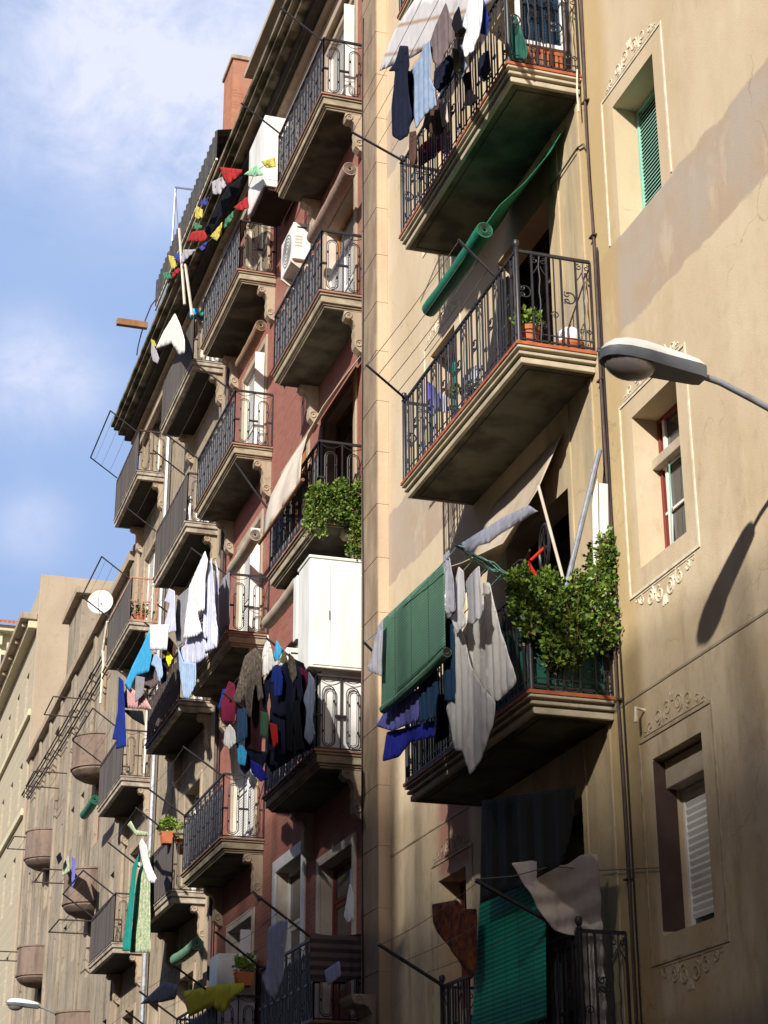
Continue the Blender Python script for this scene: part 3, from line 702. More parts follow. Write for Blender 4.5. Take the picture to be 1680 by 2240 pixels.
for wi, (x0, x1, z0, z1) in enumerate(wins):
    lvl = wi//4; c = wi % 4; kind = shut[lvl]
    if c == 1: kind = {0: 'open', 1: 'open', 2: 'open', 3: 'open', 4: 'open'}[lvl]
    y = -.30
    fr = MB(); t = .05
    fr.box(x0+.002, x0+t, y-.06, y, z0+.002, z1-.002); fr.box(x1-t, x1-.002, y-.06, y, z0+.002, z1-.002); fr.box(x0+t, x1-t, y-.06, y, z1-t, z1-.002); fr.box(x0+t, x1-t, y-.06, y, z0+.002, z0+t)
    wo = fr.build('window', MT['greenp'] if kind == 'green' else (MT['redwood'] if kind == 'open' else MT['white']), A, bevel=.004)
    if kind == 'green':
        sh = MB(); z = z0+t
        while z < z1-.07: sh.add([(x0+t, y-.015, z), (x1-t, y-.015, z), (x1-t, y-.04, z+.045), (x0+t, y-.04, z+.045), (x0+t, y-.015, z-.008), (x1-t, y-.015, z-.008)], [(0, 1, 2, 3), (4, 5, 1, 0)]); z += .05
        sh.build('shutter', MT['greenp'], wo)
        MB().box(x0-.0+.002, x1-.002, y, y+.06, z0+.002, z0+.07).build('sill', MT['greenp'], wo, bevel=.006)
    elif kind == 'white':
        sh = MB(); z = z0+t+.12
        while z < z1-.32: sh.add([(x0+t, y-.022, z), (x1-t, y-.022, z), (x1-t, y-.008, z+.04), (x0+t, y-.008, z+.04), (x1-t, y-.022, z+.072), (x0+t, y-.022, z+.072)], [(0, 1, 2, 3), (3, 2, 4, 5)]); z += .074
        sh.build('roller_shutter', MT['white'], wo)
        MB().box(x1-.012, x1-.001, y+.062, -.002, z0+.05, z1-.302).build('jamb_shade', MT['jamb'], wo); MB().box(x1-.012, x1-.001, y+.172, -.002, z1-.301, z1-.02).build('jamb_shade', MT['jamb'], wo)  # thin dark strips stand for the shade on the far jamb
        MB().box(x0+.003, x1-.003, y, y+.17, z1-.30, z1-.02).build('shutter_box', MT['canvasd'], wo, bevel=.01)
        MB().box(x0-.003+.006, x1-.003, y, y+.10, z0+.002, z0+.045).build('sill', MT['white'], wo, bevel=.006)
        MB().box(x0+t, x1-t, y-.05, y-.04, z0+t, z1-.3).build('pane', MT['glass'], wo)
    else:
        MB().box(x0+t, x1-t, y-.05, y-.04, z0+t, z1-t).build('pane', MT['glass'], wo)
        f2 = MB(); xm = (x0+x1)/2
        f2.box(xm-.03, xm+.03, y-.035, y-.005, z0+t, z1-t)
        for zz in (z0+.62, z0+1.15): f2.box(x0+t, x1-t, y-.03, y-.01, zz, zz+.03)
        for xx in (x0+.10, x1-.16): f2.box(xx, xx+.05, y-.04, y-.008, z0+t, z1-t)
        f2.build('casement', MT['white'] if c == 0 else MT['redwood'], wo)
        MB().box(x0+.003, x1-.003, y+.001, y+.09, z1-.60, z1-.48).build('shutter_box', MT['canvasd'] if c == 0 else MT['wood'], wo, bevel=.01)
        if c == 0: MB().bar((x1-.22, y+.03, z0+.06), (x1-.30, y+.03, z1-.5), .012).build('pull_cord', MT['greenp'], wo)
    # raised white line round the window
    fx0, fx1 = x0-.27, x1+.29; fz0, fz1 = z0-.26, z1+.25
    lm = MT['line'] if z0 > 7 else MT['linelow']
    if lvl == 0: fz0 = 12.45
    ln = MB(); q = .028; d = .012
    ln.box(fx0, fx0+q, .0005, d, fz0, fz1); ln.box(fx1-q, fx1, .0005, d, fz0, fz1); ln.box(fx0+q, fx1-q, .0005, d, fz1-q, fz1)
    if lvl != 0: ln.box(fx0+q, fx1-q, .0005, d, fz0, fz0+q)
    ln.build('line_moulding', lm, wo)
    if c < 2 or lvl < 3:
        T = lambda u, z: Vector((u, .003, z))
        ornament(wo, T, (fx0+fx1)/2, fz1+.02, True, lm, .8, .95)
        if lvl in (1, 2): ornament(wo, T, (fx0+fx1)/2, fz0-.02, False, lm, 1.0, .95)
# big sgraffito scroll at the right edge of the frame
mb = MB(); T = lambda u, z: Vector((u, .012, z))
for i, zz in enumerate((6.2, 5.75, 5.35, 4.95)):
    mb.tube(spiral(T, 13.45+.05*(i % 2), zz, .16-.02*i, 1.5, pi/2, 1 if i % 2 else -1), .022, 6); mb.tube([T(13.5+.08*sin(j*.9), zz-.05-.07*j) for j in range(6)], .018, 5)
mb.build('scroll_ornament', MT['linelow'], A)
PA = 1.0
floorsA = (19.04, 15.19, 11.34, 7.19, 3.49)
for i, z in enumerate(floorsA):
    balcony_R(A, 17.17, 21.52, PA if z > 4 else .58, z)
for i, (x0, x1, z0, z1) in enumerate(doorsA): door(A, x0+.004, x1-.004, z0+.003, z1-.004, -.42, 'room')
# raised pilaster strip between door and pipe (flat band)
for z in floorsA[1:]: pass
for a_, b_ in ((18.05, 18.16), (17.36, 17.42)): MB().box(a_, b_, .0005, .018, 3.4, ATOP-.6).build('plaster_strip', MT['rwall'], A)
mb = MB(); bracket(mb, 25.6, .62, .55, 5.1); mb.build('stone_console', MT['stone'], A)
# down pipe and cables beside the balconies
t = thing('down_pipe', (17.05, .05, 0), 'thin dark down pipe with cables beside the tiled balconies of the ochre house', 'pipe')
MB().tube([(17.04+.015*sin(i*.9), .035+.01*sin(i*1.7), i*.9) for i in range(26)], .016, 8).build('pipe', MT['pipe'], t, smooth=True)
MB().tube([(17.11+.02*sin(i*.7+1), .02, i*.9) for i in range(26)], .007, 6).build('cable', MT['cable'], t, smooth=True)
MB().tube([(16.96+.018*sin(i*.5+2), .026, i*.9) for i in range(15)], .009, 6).build('cable', MT['cable'], t, smooth=True)
for i in range(12): MB().box(17.0, 17.13, .001, .055, 1.4+i*1.9, 1.42+i*1.9).build('clamp', MT['pipe'], t)
tubething('facade_cable', 'dark cable running down the stone pilaster between ochre and brick houses', 'cable', 'cable', [(26.0+.03*sin(i*.8)-.1, .212, i*.8) for i in range(29)], .013)
tubething('facade_cable', 'thin wire looping from a hook down to the door of the second tiled balcony', 'cable', 'wire', [onY(*cr('s5', x, y), .03) for x, y in ((262, 1030), (240, 995), (200, 1020), (140, 1110), (60, 1230), (10, 1290), (25, 1330))], .012)
sp_ = MB(); c = onY(*cr('s7', 255, 505), .04)
sp_.tube([c+Vector((0, -.04, 0)), c+Vector((0, .06, .02)), c+Vector((-.02, .08, -.14))], .02, 6); tag(sp_.build('wall_hook', MT['line']), 'small white wall hook left of the lowest ochre house window', 'hook')

# ================================================================== B. RED BRICK HOUSE
B = thing('brick_house', (31, 0, 0), 'red brick house front with carved brackets and oval patterned balcony rails', 'building')
BX0, BX1, BTOP = 26.03, 37.35, 24.95
fB = (21.02, 16.98, 12.95, 8.92, 4.85)
c1 = (27.06, 29.0); c2 = (33.75, 35.75); cm_ = (30.15, 31.95)
opsB = []
for z in fB+(.3,):
    opsB += [(c1[0], c1[1], z, z+2.78), (c2[0], c2[1], z, z+2.78)]
    if z > 1 and z < 20: opsB.append((cm_[0], cm_[1], z+(.95 if z > 6 else .1), z+(2.95 if z > 6 else 3.25)))
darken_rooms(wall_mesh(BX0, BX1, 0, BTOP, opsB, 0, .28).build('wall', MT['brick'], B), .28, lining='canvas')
def surround(bld, a, b, c, d, q=.15, y=.045):
    tr = MB(); tr.add([(u, yy, z) for yy in (.0005, y) for u, z in ((a-q, c), (a-.001, c), (a-.001, d), (b+.001, d), (b+.001, c), (b+q, c), (b+q, d+q), (a-q, d+q))],
        [(0, 1, 2, 7), (2, 3, 6, 7), (3, 4, 5, 6), (8, 15, 10, 9), (10, 15, 14, 11), (11, 14, 13, 12)]+[(i, 8+i, 8+(i+1) % 8, (i+1) % 8) for i in range(8)])
    return tr.build('stone_surround', MT['stone'], bld, bevel=.01)
for (a, b, c, d) in opsB:
    if c > 1:
        o = surround(B, a, b, c, d, .15 if c > 6 or a < 29 or a > 33 else .22)
        if c < 6: o.data.materials[0] = MT['white'] if 29 < a < 33 else MT['canvas']
for (a, b, c, d) in opsB:
    if c < 1: continue
    if (a, b) == cm_:
        wv = door(B, a+.003, b-.003, c+.003, d-.003, -.20, 'white' if c < 8 else 'pine', 'window')
        if c > 12 and c < 15: MB().box(a+.01, b-.01, -.19, -.03, d-.42, d-.01).build('shutter_box', MT['pine'], wv, bevel=.02)
        continue
    k = 'white'
    if a == c1[0] and c in (12.95,): k = 'dark'
    if a == c1[0] and c == 16.98: k = 'pine'
    if c == 4.85 and a == c1[0]: k = 'red'
    if (a == c1[0] and c in (21.02, 8.92)) or (a == c2[0] and c in (12.95, 8.92, 16.98)): louvre_door(B, a+.003, b-.003, c+.003, d-.003, -.06)
    elif a == c1[0] and c == 16.98: louvre_door(B, a+.003, b-.003, c+.003, c+1.9, -.06); door(B, a+.003, b-.003, c+.003, d-.003, -.20, 'pine')
    elif a == c2[0] and c == 21.02: louvre_door(B, a+.003, b-.003, c+.003, d-.003, -.06, 'canvasd')
    else: door(B, a+.003, b-.003, c+.003, d-.003, -.20, k)
BAL_B = {}
for i, z in enumerate(fB):
    BAL_B[1, i] = balcony_B(B, 26.38, 29.78, .85, z)
    BAL_B[2, i] = balcony_B(B, 32.95, 36.75, .86, z)
# shutters folded against reveals (white leaf beside door) + drain
for x_, z in ((c1[0], fB[0]), (c2[0], fB[1]), (c2[0], fB[2]), (c2[0], fB[4])):
    MB().box(x_-.10, x_-.06, .06, .26, z+.02, z+2.5).build('folded_shutter', MT['white'], B, bevel=.006)
def cornice(bld, X0, X1, Zt):
    a = MB()
    a.box(X0, X1, .002, .16, Zt-.95, Zt-.62); a.box(X0, X1, .002, .30, Zt-.619, Zt-.52)
    a.build('frieze', MT['stone'], bld, bevel=.015)
    b = MB(); b.box(X0, X1, .002, .50, Zt-.519, Zt-.36); b.build('cornice', MT['cornd'], bld, bevel=.01)
    c = MB(); c.box(X0, X1, .002, .70, Zt-.359, Zt-.22); c.box(X0, X1, .002, .84, Zt-.219, Zt-.12); c.build('soffit', MT['moss'], bld, bevel=.012)
    d = MB(); d.box(X0, X1+.02, .002, .93, Zt-.119, Zt); d.build('gutter', MT['moss'], bld, bevel=.02)
cornice(B, BX0+.01, 37.34, 24.95)

# ================================================================== C. TAN HOUSE
Cb = thing('tan_house', (43, 0, 0), 'tan plastered house front with dark bottomed concrete balconies beyond the brick house', 'building')
CX0, CX1 = 37.36, 49.55
fC = ((21.25, 17.14, 12.95, 8.80, 4.60), (21.48, 17.19, 13.02, 8.85, 4.65))
c3 = (39.0, 40.7); c4 = (46.2, 47.9); cmC = (42.9, 44.2)
opsC = []
for i in range(5):
    opsC += [(c3[0], c3[1], fC[0][i], fC[0][i]+2.75), (c4[0], c4[1], fC[1][i], fC[1][i]+2.75)]
    opsC.append((cmC[0], cmC[1], fC[0][i]+.8, fC[0][i]+2.7))
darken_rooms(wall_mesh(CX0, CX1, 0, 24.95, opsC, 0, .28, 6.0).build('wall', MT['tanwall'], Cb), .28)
for (a, b, c, d) in opsC: surround(Cb, a, b, c, d)
for x in (37.37, 44.75, 49.0): MB().box(x, x+.5, .0005, .075, .2, 24.0).build('pilaster', MT['stone'], Cb, bevel=.01)
for (a, b, c, d) in opsC:
    if a == cmC[0]: door(Cb, a+.003, b-.003, c+.003, d-.003, -.2, 'white', 'window')
    elif int(c*10) % 2: louvre_door(Cb, a+.003, b-.003, c+.003, d-.003, -.08)
    else: door(Cb, a+.003, b-.003, c+.003, d-.003, -.2, 'white')
for i in range(5):
    balcony_B(Cb, 37.78, 41.75, .85, fC[0][i], 'C', 'ironC', cover=(i in (0, 1, 3)))
    balcony_B(Cb, 45.1, 48.9, .85, fC[1][i], 'C', 'ironO' if i == 1 else 'ironC', cover=(i in (0, 1, 2, 3)))
cornice(Cb, 37.37, 49.9, 25.0)
tubething('down_pipe', 'grey down pipe between the two columns of tan house balconies', 'pipe', 'steel', [(44.45, .12, .2), (44.45, .12, 23.9)], .06)
tubething('down_pipe', 'dark down pipe where the brick house meets the tan house', 'pipe', 'pipe', [(37.1, .10, .2), (37.1, .10, 23.9)], .05)

# rooftops of B and C
at_ = thing('roof_shed', (30, 0, 25), 'rooftop storey with tan overhanging slab above the brick house gutter', 'shed')
MB().box(26.1, 33.6, -2.6, .02, 25.001, 26.6).build('wall', MT['cornd'], at_)
MB().box(26.05, 34.0, -2.8, .62, 26.605, 26.75).build('roof', MT['canvasd'], at_, bevel=.02)
ch = thing('chimney', (37, .3, 25), 'orange brick chimney at the near end of the tan house roof', 'chimney')
p0 = onX(*cr('z1', 120, 700), 37.2)
MB().box(36.2, 37.2, -.35, .42, 24.96, p0.z-.2).build('stack', MT['chimney'], ch)
MB().box(36.15, 37.25, -.40, .47, p0.z-.199, p0.z-.08).build('cap', MT['stone'], ch, bevel=.02)
sd = thing('roof_shed', (41, .3, 25), 'rooftop shed with black corrugated sheet roof on the tan house', 'shed')
MB().box(37.4, 43.5, -2.5, .12, 25.005, 26.5).build('wall', MT['cornd'], sd)
co = MB(); n = 110; prof = []
for i in range(n+1):
    x = 35.9+(43.6-35.9)*i/n; prof.append((x, .035*sin(i*pi/2.2)))
vs_ = []
for x, h in prof: vs_ += [(x, .80, 26.40+h), (x, -2.8, 27.3+h)]
co.add(vs_, [(2*i, 2*i+2, 2*i+3, 2*i+1) for i in range(n)])
vs_ = []
for x, h in prof: vs_ += [(x, .80+h*1.2, 26.40), (x, .80+h*1.2, 25.62)]
co.add(vs_, [(2*i, 2*i+1, 2*i+3, 2*i+2) for i in range(n)])
o_ = co.build('corrugated_roof', MT['corr'], sd); s_ = o_.modifiers.new('t', 'SOLIDIFY'); s_.thickness = .012
MB().bar((35.9, .80, 25.6), (43.6, .80, 25.6), .05).build('gutter', MT['line'], sd)

# ================================================================== D, E and the far houses
E_ = thing('pale_house', (60, 0, 0), 'low pale plastered house with round pink balconies beyond the tan house', 'building')
EX0, EX1, ET = 49.56, 73.75, 20.95
opsE = []
for z in (17.3, 13.3, 9.4, 5.4, 1.4):
    for x in (50.6, 57.6, 59.8, 62.0, 68.6, 71.0): opsE.append((x, x+.75, z+.9, z+2.3))
    for x in (54.0, 65.2): opsE.append((x, x+1.2, z-.02, z+2.5))
opsE = [o for o in opsE if o[3] < ET-.3]
wall_mesh(EX0, EX1, 0, ET, opsE, 0, .22, 8).build('wall', MT['ewall'], E_)
for (a, b, c, d) in opsE:
    if b-a > 1: door(E_, a+.003, b-.003, c+.003, d-.003, -.14, 'red' if (c < 13 and a > 60) or (9 < c < 14 and a < 60) else 'dark')
    else: MB().box(a+.003, b-.003, -.16, -.12, c+.003, d-.003).build('window', MT['glass'], E_)
for x, wd in ((49.6, .5), (56.5, .35), (60.9, .9), (64.2, .3), (67.2, .35), (70.1, .35), (73.0, .5)):
    MB().box(x, x+wd, .0005, .09, .2, ET-.45).build('pilaster', MT['ewall'], E_, bevel=.01)
MB().box(EX0, EX1, .002, .22, ET-.40, ET-.10).build('cornice', MT['stone'], E_, bevel=.02)
MB().box(EX0, EX1, -.6, .10, ET-.099, ET+.12).build('parapet', MT['ewall'], E_, bevel=.02)
MB().box(60.8, 64.0, -4.2, .03, ET+.121, 23.35).build('stair_tower', MT['ewall'], E_, bevel=.02)
MB().box(60.55, 64.2, -4.4, .28, 23.351, 23.62).build('tower_roof', MT['stone'], E_, bevel=.03)
def round_balcony(x, z, rx=.88, p=.85, h=.95):
    n = 20; mb = MB()
    prof = [(.25, -.42), (.62, -.36), (.86, -.25), (.97, -.14), (.97, -.08), (1.03, -.07), (1.03, -.01), (1.0, 0), (1.0, h-.06), (1.04, h-.05), (1.04, h), (.92, h), (.92, .02)]
    vs_ = []
    for r, zz in prof:
        for k in range(n+1): a = pi*k/n; vs_.append((x+rx*r*cos(a), .003+p*r*sin(a), z+zz))
    fs = [(i*(n+1)+k, i*(n+1)+k+1, (i+1)*(n+1)+k+1, (i+1)*(n+1)+k) for i in range(len(prof)-1) for k in range(n)]
    fs.append(tuple((len(prof)-1)*(n+1)+k for k in range(n+1))); fs.append(tuple(range(n, -1, -1)))
    mb.add(vs_, fs); return mb.build('round_balcony', MT['pinkpl'], E_, smooth=True, angle=35)
for x, zs in ((54.6, (15.55, 11.45, 7.35)), (65.8, (15.0, 10.9, 6.9))):
    for z in zs: round_balcony(x, z)
Dd = thing('cream_house', (84, 0, 0), 'tall cream stone house with peach party wall and bracketed cornice at the far left', 'building')
opsD = []
for z in (23.2, 19.2, 15.2, 11.2, 7.2, 3.2):
    for x in (76.0, 79.4, 82.8, 86.2, 89.6): opsD.append((x, x+.95, z, z+1.9))
wall_mesh(74.0, 95, 0, 28.3, opsD, .1, .3, 10).build('wall', m_stripes('cream_ashlar', (.54, .48, .35), (.42, .37, .27), .52, duty=.05, rough=.9), Dd)
for (a, b, c, d) in opsD:
    MB().box(a+.003, b-.003, -.22, -.15, c+.003, d-.003).build('window', MT['glass'], Dd)
MB().box(73.76, 73.998, -12, .14, 0, 28.75).build('party_wall', MT['gable'], Dd, bevel=.02)
MB().box(74.0, 95, .101, .50, 26.4, 26.75).build('frieze', MT['cream'], Dd, bevel=.03)
MB().box(73.9, 95, .14, .85, 26.751, 27.05).build('cornice', MT['stone'], Dd, bevel=.04)
for i in range(5): MB().box(74.4+i*2.4, 74.55+i*2.4, .502, .72, 26.55, 26.75-.001).build('bracket', MT['stone'], Dd, bevel=.05)
for z in (18.4, 22.6): MB().box(74.0, 95, .1005, .24, z, z+.28).build('string_course', MT['cream'], Dd, bevel=.02)
Ff = thing('tiled_house', (97, 0, 0), 'far cream house with red tiled roof above the cornice at the left edge', 'building')
pt = onX(*cr('z7', 60, 560), 97.0)
ops = [(0,0,0,0)]
wb = MB().box(97.3, 112, -9, .0, 0, pt.z-1.2).build('wall', MT['cream'], Ff)
MB().box(96.6, 113, -9.6, .3, pt.z-1.199, pt.z-.85).build('cornice', MT['cream'], Ff, bevel=.05)
for i in range(9): MB().box(96.95, 97.298, -.5-i*.9, -.25-i*.9, pt.z-1.9, pt.z-1.201).build('bracket', MT['cream'], Ff, bevel=.03)
for i in range(5): MB().box(97.2, 97.298, -1.2-i*1.8, -.5-i*1.8, pt.z-4.2, pt.z-2.4).build('window', MT['glass'], Ff)
rf = MB().add([(96.3, -9.8, pt.z-.85), (96.3, .5, pt.z-.85), (102, .5, pt.z+1.1), (102, -9.8, pt.z+1.1), (96.3, -9.8, pt.z-.72), (96.3, .5, pt.z-.72), (102, .5, pt.z+1.25), (102, -9.8, pt.z+1.25)], [(0, 3, 2, 1), (4, 5, 6, 7), (0, 1, 5, 4), (1, 2, 6, 5), (2, 3, 7, 6), (3, 0, 4, 7)]).build('roof', MT['tiles'], Ff)

# overhead cables along the pale house
for j, (a, b) in enumerate((((890, 950), (190, 2170)), ((905, 975), (205, 2185)), ((930, 1040), (230, 2190)), ((945, 1060), (245, 2205)))):
    p, q = onY(*cr('z7', *a), .13), onY(*cr('z7', *b), .13)
    tubething('overhead_cable', ('uppermost', 'second', 'third', 'lowest')[j]+' of four thick black cables running along the pale house front', 'cable', 'cable', [p+(q-p)*(i/10)+Vector((0, 0, -.10*sin(pi*i/10))) for i in range(11)], .024, 'cables along the pale house')

# ================================================================== street lamps
def street_lamp(x, dz, label, full=True):
    t = thing('street_lamp', (x, 0, 8.3+dz), label, 'street lamp', 'wall mounted street lamps')
    y0, y1 = 1.08, 2.02
    S = [(0, .075, .05), (.06, .10, .075), (.2, .115, .10), (.4, .135, .125), (.6, .165, .14), (.78, .17, .135), (.9, .145, .105), (.97, .09, .06), (1.0, .03, .02)]
    zz = lambda s: 8.80+dz+.05*s
    n = 14; vs_ = []; 
    for s, wd, h in S:
        for k in range(n+1): a = pi*k/n; vs_.append((x+wd*cos(a), y0+(y1-y0)*s, zz(s)+.0+h*sin(a)**.7 if 0 < k < n else zz(s)))
        vs_.append((x-wd, y0+(y1-y0)*s, zz(s)-.002)); vs_.append((x+wd, y0+(y1-y0)*s, zz(s)-.002))
    m = n+3; fs = [(i*m+k, i*m+(k+1) % m, (i+1)*m+(k+1) % m, (i+1)*m+k) for i in range(len(S)-1) for k in range(m)]
    fs += [tuple(range(m-1, -1, -1)), tuple((len(S)-1)*m+k for k in range(m))]
    MB().add(vs_, fs).build('shell', MT['lampw'], t, smooth=True, angle=50)
    # rim and housing below
    vs_ = []
    for s, wd, h in S:
        d = .085+.03*(1-s); w2 = wd+.014
        for (u, v) in ((w2, -.003), (w2*1.0, -.05), (w2*.86, -d), (-w2*.86, -d), (-w2, -.05), (-w2, -.003)): vs_.append((x+u, y0-.012+(y1-y0+.024)*s, zz(s)+v))
    m = 6; fs = [(i*m+k, i*m+(k+1) % m, (i+1)*m+(k+1) % m, (i+1)*m+k) for i in range(len(S)-1) for k in range(m)]
    fs += [tuple(range(m-1, -1, -1)), tuple((len(S)-1)*m+k for k in range(m))]
    MB().add(vs_, fs).build('rim', MT['lampg'], t, smooth=True, angle=40)
    bw = []; c = Vector((x, y0+(y1-y0)*.72, zz(.7)-.08)); nn = 18; rr = 8
    for i in range(rr+1):
        a = (pi/2)*i/rr
        for k in range(nn): b = 2*pi*k/nn; bw.append(c+Vector((.148*cos(a)*cos(b), .235*cos(a)*sin(b), -.15*sin(a)-.002)))
    fs = [(i*nn+k, (i+1)*nn+k, (i+1)*nn+(k+1) % nn, i*nn+(k+1) % nn) for i in range(rr) for k in range(nn)]
    MB().add(bw, fs).build('glass_bowl', MT['lampgl'], t, smooth=True, angle=80)
    MB().tube([(x, y0+.10, zz(0)-.04), (x, .9, 8.70+dz), (x, .6, 8.58+dz), (x, .3, 8.45+dz), (x, .03, 8.31+dz)], .030, 10).build('arm', MT['steel'], t, smooth=True)
    MB().box(x-.07, x+.07, .001, .035, 8.18+dz, 8.48+dz).build('wall_plate', MT['steel'], t, bevel=.006)
    MB().tube([(x, y1-.01, zz(1)), (x, y1+.035, zz(1)+.02), (x, y1+.04, zz(1)-.02)], .010, 6).build('latch', MT['lampg'], t)
street_lamp(12.75, 0, 'large street lamp with white shell and glass bowl in front of the ochre house')
street_lamp(57.0, 0, 'small distant street lamp on the pale house at the bottom left')

# ================================================================== poles, racks, lines
def rack(label, arms, lines, m='iron', lm='wire', r=.02, lr=.004, cat='drying rack', grp=None, name='drying_rack'):
    """arms: [(base, tip)], lines: [(a, b)] with small sag"""
    t = thing(name, arms[0][0], label, cat, grp)
    for a, b in arms: MB().tube([a, b], r, 6).build('arm', MT[m], t, smooth=True)
    for a, b in lines:
        a, b = Vector(a), Vector(b)
        MB().tube([a+(b-a)*(i/8)+Vector((0, 0, -.05*sin(pi*i/8))) for i in range(9)], lr, 4).build('line', MT[lm], t)
    return t
def mid(a, b, f): return Vector(a)+(Vector(b)-Vector(a))*f
A1, B1_ = (17.9, .95, 12.56), (17.9, 1.42, 13.0); A2, B2_ = (21.4, .95, 12.56), (21.4, 1.52, 13.0)
rack('two dark arms with four fine lines on the second tiled balcony below the top', [(A1, B1_), (A2, B2_)], [(mid(A1, B1_, f), mid(A2, B2_, f)) for f in (.2, .45, .7, .97)], lr=.005)
A1, B1_ = (17.3, .95, 8.42), (17.3, 1.75, 8.78); A2, B2_ = (21.4, .95, 8.42), (21.4, 1.56, 9.0)
rk = rack('dark arms with tangled green cords on the plant covered tiled balcony', [(A1, B1_), (A2, B2_)], [(mid(A1, B1_, f), mid(A2, B2_, f)) for f in (.3, .5, .7, .97)], lm='greenp', lr=.006)
for i in range(7):
    a = mid(A1, B1_, random.uniform(.05, .3)); b = mid(A1, B1_, random.uniform(.8, 1))+Vector((0, 0, random.uniform(-.02, .02)))
    MB().tube([a+(b-a)*(j/6)+Vector((.1*sin(pi*j/6)*(i-3)/3, 0, -.08*sin(pi*j/6)*random.random())) for j in range(7)], .006, 4).build('cord', MT['greenp'], rk)
A1, B1_ = (17.4, .55, 4.69), (17.4, 1.57, 5.18); A2, B2_ = (21.4, .53, 4.69), (21.4, 1.37, 5.16)
rack('long dark arms carrying lines above the lowest tiled balcony', [(A1, B1_), (A2, B2_)], [(mid(A1, B1_, f), mid(A2, B2_, f)) for f in (.3, .6, .97)], r=.024)
A1, B1_ = (17.3, .95, 16.4), (17.3, 1.75, 16.75); A2, B2_ = (21.4, .95, 16.4), (21.4, 1.75, 16.75)
rack('dark arms of the laundry rack on the top tiled balcony', [(A1, B1_), (A2, B2_)], [(mid(A1, B1_, f), mid(A2, B2_, f)) for f in (.25, .5, .75, .97)])
nm = ['top', 'second', 'third', 'fourth', 'lowest']
for i in range(5):
    z = fB[i]+1.2
    if i in (0, 3, 4):
        a1, b1, a2, b2 = (26.5, .82, z), (26.5, 1.62, z+.55), (29.6, .82, z), (29.6, 1.62, z+.55)
        rack('slanting iron laundry arms on the %s balcony of the near brick house column' % nm[i], [(a1, b1), (a2, b2)], [(mid(a1, b1, f), mid(a2, b2, f)) for f in (.35, .65, .97)], grp='laundry arms on the brick and tan houses')
    if i in (2,):
        rack('single slanting iron arm beside the cream awning of the brick house', [((29.7, .82, z), (29.7, 1.5, z+.9))], [], grp='laundry arms on the brick and tan houses')
    if i > 0:
        a1, b1, a2, b2 = (33.1, .84, z), (33.1, 1.6, z+.5), (36.6, .84, z), (36.6, 1.6, z+.5)
        rack('slanting iron laundry arms on the %s balcony of the far brick house column' % nm[i], [(a1, b1), (a2, b2)], [(mid(a1, b1, f), mid(a2, b2, f)) for f in (.35, .65, .97)], grp='laundry arms on the brick and tan houses')
    z = fC[0][i]+1.2
    a1, b1, a2, b2 = (38.0, .84, z), (38.0, 1.62, z+.55), (41.6, .84, z), (41.6, 1.62, z+.55)
    if i > 0: rack('slanting iron laundry arms on the %s balcony of the near tan house column' % nm[i], [(a1, b1), (a2, b2)], [(mid(a1, b1, f), mid(a2, b2, f)) for f in (.35, .65, .97)], grp='laundry arms on the brick and tan houses')
    z = fC[1][i]+1.2
    a1, b1, a2, b2 = (45.3, .84, z), (45.3, 1.62, z+.55), (48.6, .84, z), (48.6, 1.65, z+.55)
    rack('iron drying frame standing out from the %s balcony of the far tan house column' % nm[i], [(a1, b1), (a2, b2), (b1, b2)], [(mid(a1, b1, f), mid(a2, b2, f)) for f in (.3, .6, .85)], grp='laundry arms on the brick and tan houses')
for j, (x, z) in enumerate(((57.5, 18.6), (61.5, 17.1), (66.5, 15.9), (57.0, 12.9), (68.5, 12.1), (52.5, 10.6))):
    rack('rusty wire drying frame on the pale house, %s' % ('nearest the roof', 'second below the roof', 'beside the far round balcony', 'above the near middle balcony', 'below the far round balcony', 'nearest the tan house')[j],
         [((x, .05, z), (x, 1.2, z)), ((x+2.2, .05, z), (x+2.2, 1.2, z)), ((x, 1.2, z), (x+2.2, 1.2, z))], [((x, y_, z), (x+2.2, y_, z)) for y_ in (.4, .8)], m='ironC', r=.022, lr=.008, grp='drying frames on the pale house')

# ================================================================== rolled blinds and awnings
roll('rolled emerald green blind hanging over the rail below the top tiled balcony', 'blind', 's2', (775, 150), (440, 625), 1.16, .105, 'groll', sheet=[(.03, 14.78), (.25, 14.35), (.6, 13.85), (.95, 13.45)])
roll('rolled pinkish brown blind outside the topmost brick house door of the near column', 'blind', 'z1', (1185, 1605), (850, 2090), .42, .13, 'broll2', group='rolled reed blinds of the brick house')
roll('rolled ochre brown blind under the topmost balcony of the far brick house column', 'blind', 'z2', (800, 1195), (650, 1490), .55, .12, 'broll', group='rolled reed blinds of the brick house')
roll('dull rolled reed blind above the half hidden balcony behind the white laundry', 'blind', 'z5', (930, 60), (800, 240), .5, .12, 'canvasd', group='rolled reed blinds of the brick house')
roll('faded rolled blind beside the white wardrobe on the brick house', 'blind', 'z5', (1180, 330), (1000, 540), .5, .12, 'canvasd', group='rolled reed blinds of the brick house')
roll('small rolled green blind at the bottom near the white fridge', 'blind', 'z6', (500, 1150), (370, 1240), .6, .12, 'gblind', group='rolled reed blinds of the brick house')
roll('green rolled blind on the pale house above a red door', 'blind', 'z8', (780, 370), (690, 500), .7, .13, 'groll')
sheet('awning', 'long cream canvas awning falling from a brick house door over its rail', 'awning', 'canvas', 26.55, 29.3, [(.06, 15.9), (.35, 15.45), (.7, 14.85), (.95, 14.3), (1.04, 13.9), (1.06, 13.45)], fold=.03, sag=.05)
tag(MB().bar((26.45, 1.07, 13.43), (29.45, 1.07, 13.43), .06, 8).build('awning_bar', MT['wood']), 'wooden bar at the foot of the cream awning on the brick house', 'bar')
